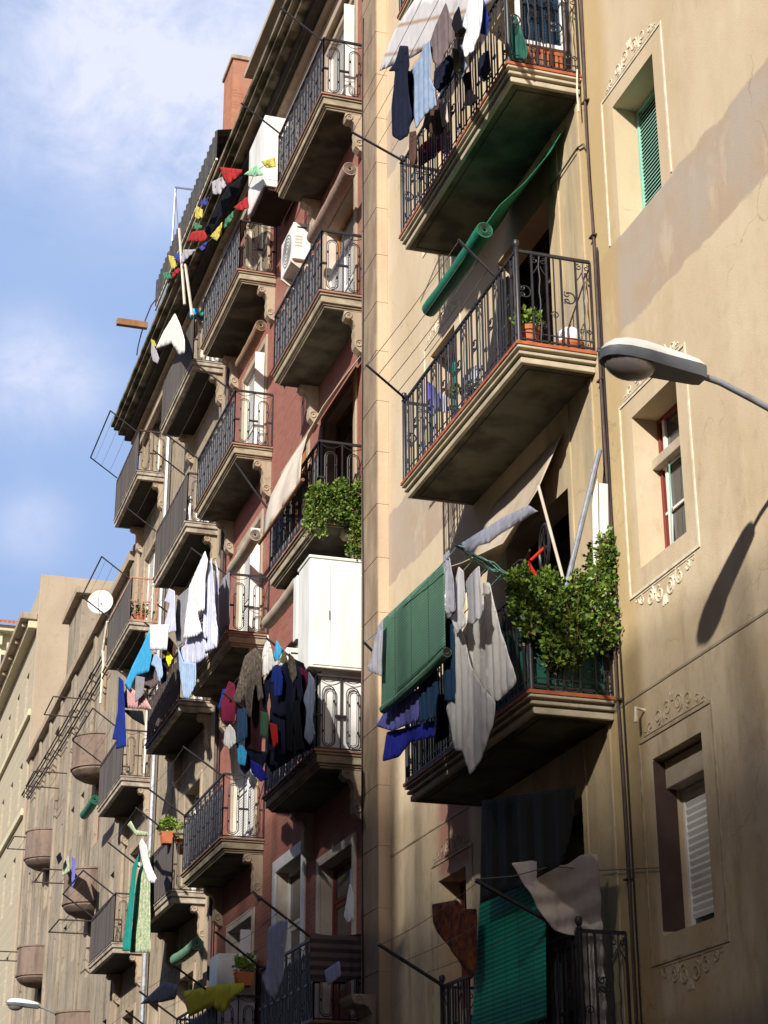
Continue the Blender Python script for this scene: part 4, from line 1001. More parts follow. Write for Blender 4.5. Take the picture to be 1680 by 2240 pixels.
sheet('awning', 'cream canvas awning slanting out beneath the second tiled balcony', 'awning', 'canvasd', 18.25, 20.6, [(.03, 10.75), (.35, 10.0), (.8, 9.25), (1.3, 8.95), (1.6, 8.82)], fold=.03, sag=.10)
cloth('awning', 'striped off white awning hanging behind the laundry of the top tiled balcony', 'awning', 'awnstripe', 's1', [(350, 0), (560, -60), (900, -60), (760, 60), (560, 200), (430, 290), (330, 350), (140, 430), (180, 300), (235, 180), (310, 60)], 1.38, fold=.015, lam=.8, rnd=0)
# green blinds
cloth('reed_blind', 'broad grey green reed blind hanging outside the plant covered tiled balcony', 'blind', 'gblind', 's3', [(145, 910), (480, 595), (490, 620), (495, 1062), (140, 1405)], 1.62, fold=.006, lam=.9, thick=.012, rnd=0)
roll('rolled dark green foot of the broad reed blind beside the white sheets', 'blind', 's3', (505, 1085), (150, 1412), 1.60, .055, 'gblind')
cloth('reed_blind', 'bright emerald reed blind hanging above the lowest tiled balcony', 'blind', 'gblind2', 's4', [(690, 945), (1052, 777), (1057, 1600), (640, 1765), (655, 1500)], .72, fold=.002, lam=.9, thick=.012, rnd=0)

# ================================================================== laundry: ochre house, top balcony
G = 'laundry on the top tiled balcony'
def many(grp, items):
    for name, lab, cat, m, k, pts, Y, *r in items:
        cloth(name, lab, cat, m, k, pts, Y, grp, *(r or []), rnd=1 if name != 'plastic_sheet' else 0)
many(G, [
 ('trousers', 'black navy trousers hanging lowest left from the top tiled balcony', 'trousers', 'navy', 's1', [(262, 275), (312, 278), (322, 400), (306, 450), (315, 560), (335, 700), (312, 820), (262, 852), (215, 822), (212, 640), (235, 430), (192, 432), (235, 375)], 1.62, .03, .2),
 ('trousers', 'black trousers half hidden beside the navy trousers', 'trousers', 'black', 's1', [(300, 420), (345, 440), (345, 720), (300, 800), (300, 600)], 1.5),
 ('jeans', 'pale blue jeans hanging between dark trousers and a mauve shirt', 'jeans', 'jeans', 's1', [(442, 240), (450, 330), (445, 470), (470, 540), (485, 640), (420, 690), (360, 780), (345, 700), (350, 560), (345, 455), (320, 440), (385, 350), (400, 290)], 1.55),
 ('shirt', 'mauve brown shirt hung upside down from the top laundry line', 'shirt', 'mauve', 's1', [(540, 15), (560, 80), (592, 170), (592, 235), (545, 310), (500, 410), (460, 370), (442, 260), (480, 150)], 1.5),
 ('sock', 'small black garment pegged left of the white shirt', 'garment', 'black', 's1', [(620, 35), (632, 100), (640, 170), (602, 210), (575, 150), (590, 90)], 1.5),
 ('shirt', 'white shirt hanging near the top edge of the photograph', 'shirt', 'white', 's1', [(690, -30), (765, -30), (758, 130), (742, 205), (705, 310), (655, 350), (640, 280), (665, 180), (640, 160), (660, 80)], 1.5),
 ('shirt', 'dark blue garment right of the white shirt', 'shirt', 'dblue', 's1', [(765, -20), (785, 60), (802, 110), (785, 215), (742, 200), (760, 130)], 1.42),
 ('cloth', 'olive strip of cloth below the mauve shirt', 'cloth', 'olive', 's1', [(580, 290), (622, 300), (625, 430), (590, 440)], 1.3),
 ('shirt', 'slate blue shirt under the white shirt on the rail', 'shirt', 'greyb', 's1', [(610, 230), (660, 240), (655, 330), (670, 400), (640, 470), (610, 400)], 1.25),
 ('cloth', 'black folded cloth pegged on the rail below the mauve shirt', 'cloth', 'navy', 's1', [(470, 430), (560, 330), (600, 370), (560, 500), (500, 560), (465, 520)], 1.2),
 ('shirt', 'black shirt over the middle of the top tiled rail', 'shirt', 'black', 's1', [(640, 450), (690, 430), (700, 560), (740, 590), (700, 640), (650, 640), (660, 560)], 1.12),
 ('cloth', 'navy towel folded over the top tiled rail', 'towel', 'navy', 's1', [(740, 350), (800, 300), (810, 430), (770, 500), (740, 460)], 1.10),
 ('shirt', 'brown shirt hanging behind the jeans near the far rail end', 'shirt', 'brown', 's1', [(430, 640), (500, 600), (540, 760), (500, 830), (440, 800), (400, 760)], 1.12),
 ('shirt', 'pinkish beige cloth on the rail right of the jeans', 'cloth', 'beige', 's1', [(500, 640), (545, 610), (555, 740), (520, 770)], 1.18),
 ('cloth', 'dark rag hanging at the far corner of the top tiled rail', 'cloth', 'brown', 's1', [(320, 800), (360, 790), (370, 980), (340, 1010), (318, 960)], 1.08),
 ('cloth', 'terracotta red cloth inside the far end of the top tiled rail', 'cloth', 'red', 's1', [(385, 880), (450, 830), (540, 770), (545, 880), (470, 950), (385, 1010)], .9),
])
# balcony furniture top: screened hutch and crate
t = thing('wire_hutch', (17.4, .5, 15.19), 'white framed wire hutch with dark blue back on the top tiled balcony', 'hutch')
h = MB()
for (y_, w_) in ((.12, .07), (.72, .07)): h.box(17.32, 17.39, y_, y_+w_, 15.62, 16.9)
h.box(17.325, 17.385, .19, .72, 15.62, 15.68); h.box(17.325, 17.385, .19, .72, 16.84, 16.9)
h.build('frame', MT['white'], t, bevel=.008)
MB().box(17.40, 17.44, .14, .77, 15.64, 16.88).build('back_panel', CL['steelb'], t)
g_ = MB()
for i in range(12): g_.bar((17.35, .2+.045*i, 15.66), (17.35, .2+.045*i, 16.86), .005)
for i in range(24): g_.bar((17.35, .2, 15.7+.05*i), (17.35, .72, 15.7+.05*i), .005)
for cy in (.35, .55):
    T = lambda u, z: Vector((17.345, u, z))
    for zz in (16.1, 16.3, 16.5): g_.tube(spiral(T, cy, zz, .07, 1.3, pi/2, 1), .012, 5)
g_.build('wire_mesh', MT['iron'], t)
t = thing('crate', (17.35, .4, 15.19), 'red orange plastic crate under the wire hutch', 'crate')
cb = MB(); cb.box(17.30, 17.62, .2, .72, 15.20, 15.23)
for i in range(9): cb.box(17.30, 17.315, .2+i*.062, .235+i*.062, 15.23, 15.50)
cb.box(17.295, 17.32, .19, .735, 15.50, 15.55); cb.box(17.32, 17.62, .19, .21, 15.23, 15.55); cb.box(17.32, 17.62, .715, .735, 15.23, 15.55); cb.box(17.60, 17.62, .21, .715, 15.23, 15.55)
cb.build('body', MT['tile'], t)
cloth('cloth', 'green curtain behind the corner of the top tiled rail', 'cloth', 'greenscreen', 's1', [(905, 110), (965, 90), (1035, 300), (1030, 360), (915, 350)], .80)
tag(MB().tube([(17.14, .08, 15.22), (17.135, .10, 14.9), (17.14, .09, 14.6)], .012, 6).build('drain_tube', MT['line']), 'short pale drain tube hanging from the near end of the top tiled balcony', 'tube')

# second balcony
pot('orange pot with leafy plant behind the near post of the second tiled balcony', 17.42, .74, 11.34, .13, .30, 'pot', 'leaf2', fr=.17)
pot('orange pot with bushy plant midway along the second tiled balcony', 19.4, .70, 11.34, .16, .28, 'pot', 'leaf', fr=.22)
t = thing('plant_pot', (17.5, .22, 11.34), 'round terracotta pot with white bag on top beside the wall', 'plant pot')
MB().lathe((17.5, .2, 11.341), [(.11, 0), (.145, .06), (.155, .16), (.165, .17), (.165, .22), (.15, .23)], 18).build('pot', MT['pot'], t, smooth=True)
MB().lathe((17.5, .2, 11.571), [(.14, 0), (.15, .05), (.14, .13), (.09, .18), (.03, .19)], 16).build('bag', CL['white'], t, smooth=True)
many('things on the second tiled balcony', [
 ('shirt', 'blue and white printed shirt over the far end of the second tiled rail', 'shirt', 'peri', 's2', [(425, 1060), (470, 1090), (500, 1150), (495, 1230), (450, 1290), (430, 1220)], .88),
 ('shirt', 'pale lilac shirt inside the far end of the second tiled rail', 'shirt', 'lav', 's2', [(500, 1110), (540, 1150), (545, 1240), (510, 1270)], .82),
 ('curtain', 'grey curtain hanging inside the second tiled balcony', 'curtain', 'grey', 's2', [(850, 470), (920, 420), (915, 830), (860, 880)], .35, .03, .3),
 ('towel', 'teal towel hanging inside the second tiled rail', 'towel', 'teal', 's2', [(580, 930), (605, 960), (605, 1240), (585, 1260)], .7),
 ('cloth', 'white cloth drying inside the middle of the second tiled balcony', 'cloth', 'lav', 's2', [(640, 1040), (740, 950), (740, 1080), (640, 1190)], .6),
])
# plant covered balcony
many('laundry on the plant covered tiled balcony', [
 ('sheet', 'large crumpled off white sheet hanging nearest the plants', 'sheet', 'offw', 's3', [(705, 700), (742, 700), (800, 950), (896, 1250), (868, 1290), (785, 1365), (755, 1345), (700, 1280), (620, 1150), (590, 980), (640, 880), (690, 880), (715, 840)], 1.42, .03, .19),
 ('sheet', 'long off white sheet with pointed hem hanging lowest', 'sheet', 'offw', 's3', [(560, 900), (600, 1000), (640, 1170), (710, 1290), (778, 1365), (765, 1480), (735, 1570), (695, 1690), (632, 1780), (592, 1640), (548, 1640), (510, 1440), (500, 1400), (555, 1300), (545, 1100), (545, 960)], 1.50, .03, .19),
 ('shirt', 'white shirt pegged next to the green blind', 'shirt', 'white', 's3', [(570, 610), (598, 640), (607, 780), (590, 850), (612, 930), (560, 985), (525, 900), (560, 860), (548, 700)], 1.62),
 ('shirt', 'small white ragged vest pegged over the large sheet', 'vest', 'white', 's3', [(685, 605), (700, 800), (712, 820), (690, 900), (645, 935), (615, 920), (628, 850), (608, 700), (640, 650)], 1.64),
 ('cloth', 'grey white cloth folded beside the top corner of the green blind', 'cloth', 'grey', 's3', [(490, 560), (530, 620), (557, 820), (548, 870), (508, 905), (497, 760)], 1.58),
 ('trousers', 'slate blue trousers hanging behind the green blind corner', 'trousers', 'steelb', 's3', [(490, 900), (540, 905), (556, 1362), (490, 1362)], 1.52),
 ('trousers', 'dark slate trousers below the green blind', 'trousers', 'steelb', 's3', [(345, 1200), (450, 1160), (452, 1290), (440, 1450), (350, 1482)], 1.52),
 ('shirt', 'periwinkle blue shirt hanging below the green blind', 'shirt', 'peri', 's3', [(358, 1285), (345, 1470), (270, 1500), (200, 1530), (108, 1502), (152, 1430), (140, 1390), (260, 1340)], 1.50),
 ('shirt', 'bright royal blue shirt hanging lowest at the far corner', 'shirt', 'blue', 's3', [(435, 1470), (440, 1560), (300, 1590), (235, 1675), (145, 1700), (168, 1535), (340, 1495)], 1.44),
 ('plastic_sheet', 'crumpled clear plastic sheet over the outer corner of the rack', 'plastic sheet', 'plastic', 's3', [(585, 480), (690, 415), (820, 335), (962, 268), (1012, 302), (960, 330), (900, 372), (800, 430), (740, 480), (680, 495), (640, 530), (600, 525)], 1.66, .03, .15),
 ('plastic_sheet', 'clear plastic sheet hanging left of the green blind', 'plastic sheet', 'plastic', 's3', [(148, 905), (120, 945), (95, 1060), (62, 1190), (140, 1225)], 1.70, .03, .12),
 ('plastic_sheet', 'narrow plastic strip along the near edge of the green blind', 'plastic sheet', 'plastic', 's3', [(485, 550), (515, 520), (540, 700), (545, 860), (505, 880), (492, 700)], 1.70, .03, .12),
 ('shirt', 'faint dark blue garment behind the lowest sheet', 'garment', 'navy', 's3', [(450, 1330), (500, 1320), (510, 1560), (440, 1600)], 1.2),
])
# steel post, board, stick
tag(MB().tube([(16.98, .13, 9.98), (17.0, .60, 8.3)], .030, 8).build('steel_post', MT['steel'], smooth=True), 'grey steel post leaning on the plant covered tiled balcony', 'post')
tag(MB().prism([(.03, 9.6), (.13, 9.6), (.20, 8.2), (.08, 8.2)], lambda u, v, t_: (t_, u, v), 17.02, 17.06).build('board', MT['white'], bevel=.004), 'white board standing against the wall behind the plants', 'board')
tag(MB().prism([(.16, 9.75), (.22, 9.75), (.27, 8.2), (.20, 8.2)], lambda u, v, t_: (t_, u, v), 17.00, 17.03).build('board', MT['cab'], bevel=.004), 'narrow white slat leaning between board and steel post', 'board')
tag(MB().tube([(17.3, .75, 9.6), (17.25, .45, 8.2)], .018, 8).build('wooden_stick', MT['canvas'], smooth=True), 'pale wooden stick leaning behind the steel post', 'stick')
# bicycle parked upright
bk = thing('bicycle', (17.8, .6, 7.3), 'red and white bicycle standing on end in the plant covered tiled balcony', 'bicycle')
def wheel(c, r):
    wv = MB(); T = lambda u, z: Vector((c[0]+u, c[1]-.2*u, c[2]+z))
    wv.tube([T(r*cos(2*pi*k/24), r*sin(2*pi*k/24)) for k in range(24)], .018, 6, closed=True)
    for k in range(12): wv.bar(T(0, 0), T(r*cos(2*pi*k/12), r*sin(2*pi*k/12)), .004)
    wv.tube([c+Vector((-.05, 0, 0)), c+Vector((.05, 0, 0))], .02, 6)
    wv.build('wheel', MT['iron'], bk, smooth=True)
wheel(Vector((17.75, .52, 9.05)), .27); wheel(Vector((17.75, .52, 7.75)), .27)
fr = MB()
for a, b in (((17.75, .52, 9.05), (17.75, .72, 8.85)), ((17.75, .72, 8.85), (17.75, .42, 8.35)), ((17.75, .42, 8.35), (17.75, .52, 7.75)), ((17.75, .72, 8.85), (17.75, .70, 8.15)), ((17.75, .70, 8.15), (17.75, .52, 7.75)), ((17.75, .42, 8.35), (17.75, .78, 8.2))): fr.tube([a, b], .020, 8)
fr.build('frame', CL['red'], bk, smooth=True)
MB().tube([(17.5, .80, 8.90), (17.6, .76, 8.93), (17.75, .74, 8.88), (17.9, .76, 8.93), (18.0, .80, 8.9)], .014, 6).build('handlebar', MT['iron'], bk, smooth=True)
MB().lathe((17.75, .80, 8.14), [(.02, 0), (.07, .03), (.08, .10), (.03, .22)], 10).build('saddle', MT['iron'], bk, smooth=True)
pan = BAL = None
sc_ = MB()
for q in ((17.30, 21.40, .90, .905), (17.285, 17.29, .06, .90)): sc_.box(q[0], q[1], q[2], q[3], 7.24, 8.25)
tag(sc_.build('mesh_screen', MT['greenscreen']), 'green mesh screen inside the rail behind the cascading plants', 'screen')
# cascade of succulents
def cascade(label, x0, x1, y0, y1, fz, n, seed, leafm='leaf', tuft=.055):
    random.seed(seed); t = thing('trailing_plant', ((x0+x1)/2, (y0+y1)/2, fz(.5)[0]), label, 'plant')
    bx = MB(); zt = fz(.5)[1]
    a, b = MB(), MB()
    for _ in range(n):
        u = random.random(); lo, hi = fz(u); z = lo+(hi-lo)*random.random()**.8; x = random.uniform(x0, x1)
        leaves(random.choice((a, b)), (x, y0+(y1-y0)*u, z), 11, tuft, tuft*1.0, .35)
    a.build('foliage', MT[leafm], t); b.build('young_shoots', MT['leaf2'], t)
    d_ = MB()
    for _ in range(int(n/9)):
        u = random.random(); lo, hi = fz(u); leaves(d_, (random.uniform(x0, x1), y0+(y1-y0)*u, lo+(hi-lo)*random.random()), 3, tuft, tuft*.9, 0)
    d_.build('dry_leaves', MT['broll'], t)
    st_ = MB()
    for _ in range(int(n/45)):
        u = random.random(); lo, hi = fz(u); x = random.uniform(x0, x1); y_ = y0+(y1-y0)*u; z = hi
        p_ = [Vector((x, y_, z))]
        while z > lo+.2: z -= .09; p_.append(p_[-1]+Vector((random.uniform(-.03, .03), random.uniform(-.03, .03), -.09)))
        if len(p_) > 1: st_.tube(p_, .006, 4)
    st_.build('stems', MT['stem'], t)
    return t
def fzA(u):  # u=0 wall, 1 street
    hi = 8.40+.55*math.exp(-((u-.08)/.11)**2)+.06*sin(u*21)
    lo = 7.62+.18*sin(u*9+.5)+(.35 if u > .92 else 0)-(.22 if .62 < u < .74 else 0)-(.1 if u < .2 else 0)
    return lo, hi
cascade('thick green succulent cascading over the near rail of the tiled balcony', 16.93, 17.22, -.02+.05, 1.16, fzA, 1900, 5, 'leaf', .058)
pb = thing('planter_box', (17.35, .5, 8.2), 'dark planter box behind the cascading succulent', 'planter')
MB().box(17.24, 17.46, .08, .95, 8.12, 8.38).build('box', MT['pipe'], pb, bevel=.01); MB().box(17.255, 17.445, .095, .935, 8.381, 8.395).build('soil', MT['stem'], pb)
def fzB(u):
    hi = 13.42-.20*u+.07*sin(u*17); lo = 12.75-.1*u+(.0)-(.62 if u < .25 else 0)-(.25 if .7 < u < .8 else 0)-(.18 if u > .9 else 0)
    return lo, hi
cascade('leafy green creeper spilling over the third near balcony of the brick house', 26.2, 26.5, .02, 1.02, fzB, 900, 9, 'leaf', .06)
# lowest balcony
many('laundry above the lowest tiled balcony', [
 ('throw', 'patchwork throw in dark red and orange hung before the small window', 'throw', 'patch', 's4', [(420, 965), (560, 940), (600, 990), (670, 990), (665, 1330), (640, 1390), (590, 1310), (540, 1240), (500, 1180), (455, 1130), (425, 1060)], .9, .04, .3),
 ('cloth', 'white cloth strip behind the rail of the lowest tiled balcony', 'cloth', 'white', 's4', [(1098, 1280), (1140, 1300), (1150, 1660), (1100, 1660)], .4),
])
w3 = [onX(*cr('s4', *q), 17.33) for q in [(862, 735), (985, 722), (1085, 752), (1175, 745), (1250, 690), (1345, 685), (1360, 900), (1372, 1120), (1385, 1400), (1400, 1660), (1285, 1660), (1270, 1400), (1255, 1140), (1185, 1140), (1110, 1110), (1040, 1040), (1000, 960), (940, 860)]]
def swag(u, z, o):
    d_ = sqrt((u-1.0)**2+(z-6.2)**2)
    return Vector((17.33+o*.5+.020*sin(d_*26)*min(1, max(0, 5.4-z)*3), u, z))
vs_, fs = cloth_mb([(q.y, q.z) for q in w3], swag, .02, .22, 2.0, .022)
o = MB().add(vs_, fs).build('blanket', CL['beige'], smooth=True, angle=80); tag(o, 'wide beige blanket sagging from a line above the lowest tiled balcony', 'blanket'); s_ = o.modifiers.new('t', 'SOLIDIFY'); s_.thickness = .008
cloth('canvas', 'upper blind sheet, coloured near black for its shade, hanging under the plant covered tiled balcony above the emerald blind', 'canvas', 'blindshade', 's4', [(700, 385), (1225, 300), (1215, 440), (1190, 600), (1150, 740), (1060, 790), (905, 870), (690, 960)], .93, None, .02, .5, rnd=0)  # blind above the emerald part, its shade painted in as near black
tubething('clothes_line', 'thin pale line strung from the lowest tiled balcony across the wall to the right', 'clothes line', 'wire', [onX(*cr('s4', 660, 825), 17.45)+Vector((0, 0, 0)), Vector((17.3, 1.2, 5.22)), Vector((17.0, .9, 5.28)), onY(*cr('s7', 30, 1375), .05), onY(*cr('s7', 350, 1362), .03)], .006)

# ================================================================== brick house contents
wc = thing('wardrobe', (26.8, .5, 8.95), 'tall white enamel wardrobe standing on the fourth near brick house balcony', 'wardrobe')
MB().box(26.30, 27.0, .06, .97, 10.20, 12.02).build('upper_cabinet', MT['cab'], wc, bevel=.012)
MB().box(26.28, 27.02, .04, .99, 12.021, 12.07).build('lid', MT['cab'], wc, bevel=.01)
MB().box(26.48, 27.0, .06, .72, 8.93, 10.199).build('lower_cabinet', MT['white'], wc, bevel=.01)
MB().box(26.285, 26.299, .10, .62, 10.24, 11.96).build('door_panel', MT['cab'], wc, bevel=.004); MB().box(26.285, 26.299, .632, .92, 10.24, 11.96).build('door_panel', MT['cab'], wc, bevel=.004); MB().box(26.27, 26.284, .64, .66, 11.0, 11.15).build('handle', MT['steel'], wc)
MB().box(27.08, 27.3, .80, .98, 10.9, 12.0).build('side_board', MT['white'], wc, bevel=.01)
def ac(label, x0, x1, z0, z1, p0=.06, p1=.42):
    t = thing('air_conditioner', ((x0+x1)/2, p0, z0), label, 'air conditioner', 'air conditioners on the brick house')
    MB().box(x0, x1, p0, p1, z0, z1).build('casing', MT['cab'], t, bevel=.02)
    MB().box(x0-.006, x0-.001, p0+.18, p1-.04, z0+.35*(z1-z0), z0+.65*(z1-z0)).build('side_vent', MT['whitel'], t)
    MB().box(x0-.006, x0-.001, p0+.08, p1-.08, z1-.12, z1-.09).build('handle_slot', MT['iron'], t)
    gr = MB(); c = Vector(((x0+x1)/2, p1+.004, (z0+z1)/2)); R_ = min(x1-x0, z1-z0)*.4
    for k in range(1, 6): gr.tube([c+Vector((R_*k/5*cos(2*pi*j/20), 0, R_*k/5*sin(2*pi*j/20))) for j in range(20)], .006, 4, closed=True)
    gr.build('fan_grille', MT['iron'], t)
    for x in (x0+.1, x1-.1): MB().prism([(0.002, z0-.3), (0.04, z0-.3), (p1+.02, z0-.03), (p1+.02, z0), (.002, z0)], lambda u, v, q: (q, u, v-.002), x-.02, x+.02).build('bracket', MT['canvas'], t)
ac('boxy white air conditioner beside the near door of the brick house, second floor down', 29.95, 30.9, 19.66, 20.48)
ac('white air conditioner glimpsed left of the wardrobe on the brick house', 29.9, 30.8, 10.9, 11.7)
t = thing('white_cabinet', (31.6, .4, 22.5), 'big white cabinet hung beneath the gutter beside the prayer flags', 'cabinet')
p_ = onX(*cr('z1', 540, 1720), 31.0)
MB().box(31.0, 32.4, .05, .80, p_.z+.05, p_.z+1.75).build('box', MT['cab'], t, bevel=.015)
MB().box(31.05, 32.35, .10, .75, p_.z-.02, p_.z+.049).build('base', MT['room'], t)
MB().box(30.992, 30.999, .12, .72, p_.z+.2, p_.z+1.6).build('door_panel', MT['white'], t)
# laundry mass, fourth near balcony
many('dark laundry on the fourth near brick house balcony', [
 ('jacket', 'maroon jacket at the far end of the dark laundry', 'jacket', 'maroon', 'z5', [(780, 880), (812, 900), (818, 1000), (812, 1112), (738, 1112), (735, 1000), (760, 930)], 1.45),
 ('shirt', 'indigo shirt peeping out left of the maroon jacket', 'shirt', 'dblue', 'z5', [(745, 925), (785, 925), (765, 1010), (718, 1042)], 1.38),
 ('jacket', 'camouflage jacket hanging above the dark trousers', 'jacket', 'camo', 'z5', [(870, 740), (930, 690), (972, 760), (962, 880), (975, 980), (945, 1000), (935, 900), (920, 930), (905, 1090), (880, 1080), (868, 960), (845, 1010), (798, 1000), (830, 900), (848, 820)], 1.52),
 ('towel', 'pale grey towel at the top of the dark laundry', 'towel', 'offw', 'z5', [(1000, 615), (1042, 790), (1002, 842), (960, 862), (970, 720)], 1.50),
 ('shirt', 'small cyan shirt right of the pale grey towel', 'shirt', 'cyan', 'z5', [(1050, 650), (1082, 700), (1062, 762), (1028, 770)], 1.46),
 ('cloth', 'khaki cloth pegged beside the small cyan shirt', 'cloth', 'olive', 'z5', [(1090, 695), (1122, 785), (1068, 775)], 1.44),
 ('coat', 'broad dark navy coat in the middle of the dark laundry', 'coat', 'navy', 'z5', [(1010, 820), (1050, 785), (1075, 800), (1100, 765), (1135, 775), (1182, 800), (1200, 960), (1180, 1030), (1160, 900), (1150, 1060), (1080, 1085), (1020, 1060), (1010, 930), (990, 1050), (965, 1020), (980, 880)], 1.44, .03, .2),
 ('trousers', 'navy two legged trousers below the broad coat', 'trousers', 'navy', 'z5', [(1015, 1030), (1095, 1020), (1100, 1290), (1062, 1295), (1055, 1120), (1038, 1285), (998, 1270)], 1.40),
 ('trousers', 'charcoal two legged trousers right of the broad coat', 'trousers', 'black', 'z5', [(1105, 1000), (1178, 990), (1200, 1260), (1165, 1275), (1145, 1110), (1140, 1280), (1108, 1270)], 1.44),
 ('shirt', 'small deep blue shirt over the middle of the broad coat', 'shirt', 'dblue', 'z5', [(1030, 800), (1065, 790), (1085, 860), (1080, 960), (1040, 975), (1035, 880), (1015, 900)], 1.52),
 ('trousers', 'black trousers next to the wardrobe', 'trousers', 'black', 'z5', [(1150, 755), (1205, 780), (1252, 1000), (1262, 1255), (1155, 1310), (1100, 1250), (1080, 1000)], 1.2, .04, .2),
 ('shirt', 'blue grey shirt nearest the wardrobe', 'shirt', 'greyb', 'z5', [(1232, 825), (1262, 870), (1268, 980), (1252, 1100), (1268, 1180), (1240, 1245), (1205, 1200), (1222, 1060), (1200, 980), (1228, 900)], 1.40),
 ('trousers', 'dark maroon trousers below the camouflage jacket', 'trousers', 'dkbrown', 'z5', [(900, 890), (962, 880), (972, 1050), (962, 1290), (870, 1260), (880, 1050)], 1.36),
 ('trousers', 'slate grey trousers below the maroon jacket', 'trousers', 'steelb', 'z5', [(828, 1040), (882, 1035), (884, 1200), (820, 1245)], 1.46),
 ('shirt', 'off white crumpled shirt low at the far end', 'shirt', 'offw', 'z5', [(785, 1125), (812, 1160), (822, 1230), (782, 1268), (750, 1240), (755, 1160)], 1.5),
 ('shorts', 'bright blue shorts below the off white shirt', 'shorts', 'cyan', 'z5', [(825, 1235), (862, 1250), (882, 1290), (870, 1362), (830, 1350)], 1.44),
 ('trousers', 'navy trousers at the foot of the dark laundry', 'trousers', 'navy', 'z5', [(850, 1255), (1002, 1285), (962, 1405), (905, 1372), (870, 1412), (840, 1370)], 1.34),
 ('shirt', 'royal blue shirt hanging lowest in the dark laundry', 'shirt', 'blue', 'z5', [(900, 1325), (962, 1360), (1004, 1432), (960, 1452), (908, 1400)], 1.40),
 ('scarf', 'bright red scarf low among the dark laundry', 'scarf', 'red', 'z5', [(1010, 1115), (1052, 1130), (1058, 1232), (1030, 1262)], 1.50),
 ('towel', 'green towel between maroon trousers and navy coat', 'towel', 'green', 'z5', [(960, 1050), (1002, 1065), (997, 1200), (958, 1192)], 1.50),
 ('rag', 'pale rag dangling beneath the royal blue shirt', 'rag', 'grey', 'z5', [(900, 1395), (942, 1440), (922, 1500), (893, 1455)], 1.38),
 ('shirt', 'grey striped shirt hung between navy coat and trousers', 'shirt', 'camo', 'z5', [(1120, 720), (1150, 750), (1165, 850), (1140, 900), (1115, 800)], 1.46),
 ('trousers', 'dark trousers filling the gap above the slab', 'trousers', 'navy', 'z5', [(1040, 1180), (1180, 1150), (1240, 1230), (1130, 1330), (1020, 1400), (985, 1330)], 1.14, .04, .2),
 ('shirt', 'brown shirt between camouflage jacket and navy coat', 'shirt', 'brown', 'z5', [(930, 700), (975, 700), (975, 960), (940, 980)], 1.40),
 ('shirt', 'purple dotted shirt behind the blue grey shirt', 'shirt', 'maroon', 'z5', [(1180, 800), (1222, 830), (1215, 950), (1180, 920)], 1.32),
])
# whites
many('white laundry between the brick and tan houses', [
 ('sheet', 'bright white sheet folded over the line at the top of the white laundry', 'sheet', 'white', 'z5', [(645, 140), (660, 200), (645, 300), (642, 480), (600, 492), (627, 600), (600, 625), (520, 642), (540, 470), (552, 350), (600, 240)], 1.50, .045, .25),
 ('sheet', 'long lavender white sheet hanging nearest the brick house', 'sheet', 'lav', 'z5', [(680, 175), (692, 300), (705, 500), (718, 610), (712, 690), (640, 722), (662, 640), (632, 640), (648, 400), (662, 240)], 1.42, .045, .2),
 ('sheet', 'lavender white sheet showing below the bright white one', 'sheet', 'lav', 'z5', [(560, 610), (640, 595), (662, 740), (600, 782), (520, 802), (508, 700)], 1.40, .045, .2),
 ('shirt', 'pale blue shirt tapering below the white laundry', 'shirt', 'sky', 'z5', [(488, 680), (520, 770), (592, 780), (592, 900), (552, 985), (520, 978), (500, 830)], 1.46),
 ('towel', 'light grey towel left of the bright white sheet', 'towel', 'grey', 'z5', [(490, 405), (552, 350), (542, 520), (520, 665), (488, 690), (470, 560)], 1.44),
 ('shirt', 'white shirt with sleeves at the far end of the white laundry', 'shirt', 'lav', 'z5', [(440, 355), (472, 370), (478, 600), (445, 605), (430, 620), (414, 560), (445, 445), (414, 430)], 1.60),
 ('pillowcase', 'square white pillowcase hung over the cyan shirt', 'pillowcase', 'white', 'z5', [(330, 562), (412, 560), (440, 558), (427, 706), (330, 706)], 1.62, .02),
 ('sheet', 'narrow white strip of sheet beside the brick wall', 'sheet', 'lav', 'z5', [(702, 190), (720, 260), (722, 560), (705, 540)], 1.30),
 ('cloth', 'grey cloth pegged inside the rail next to the white laundry', 'cloth', 'grey', 'z5', [(782, 260), (784, 560), (742, 572), (710, 640), (718, 420), (745, 300)], 1.0),
])
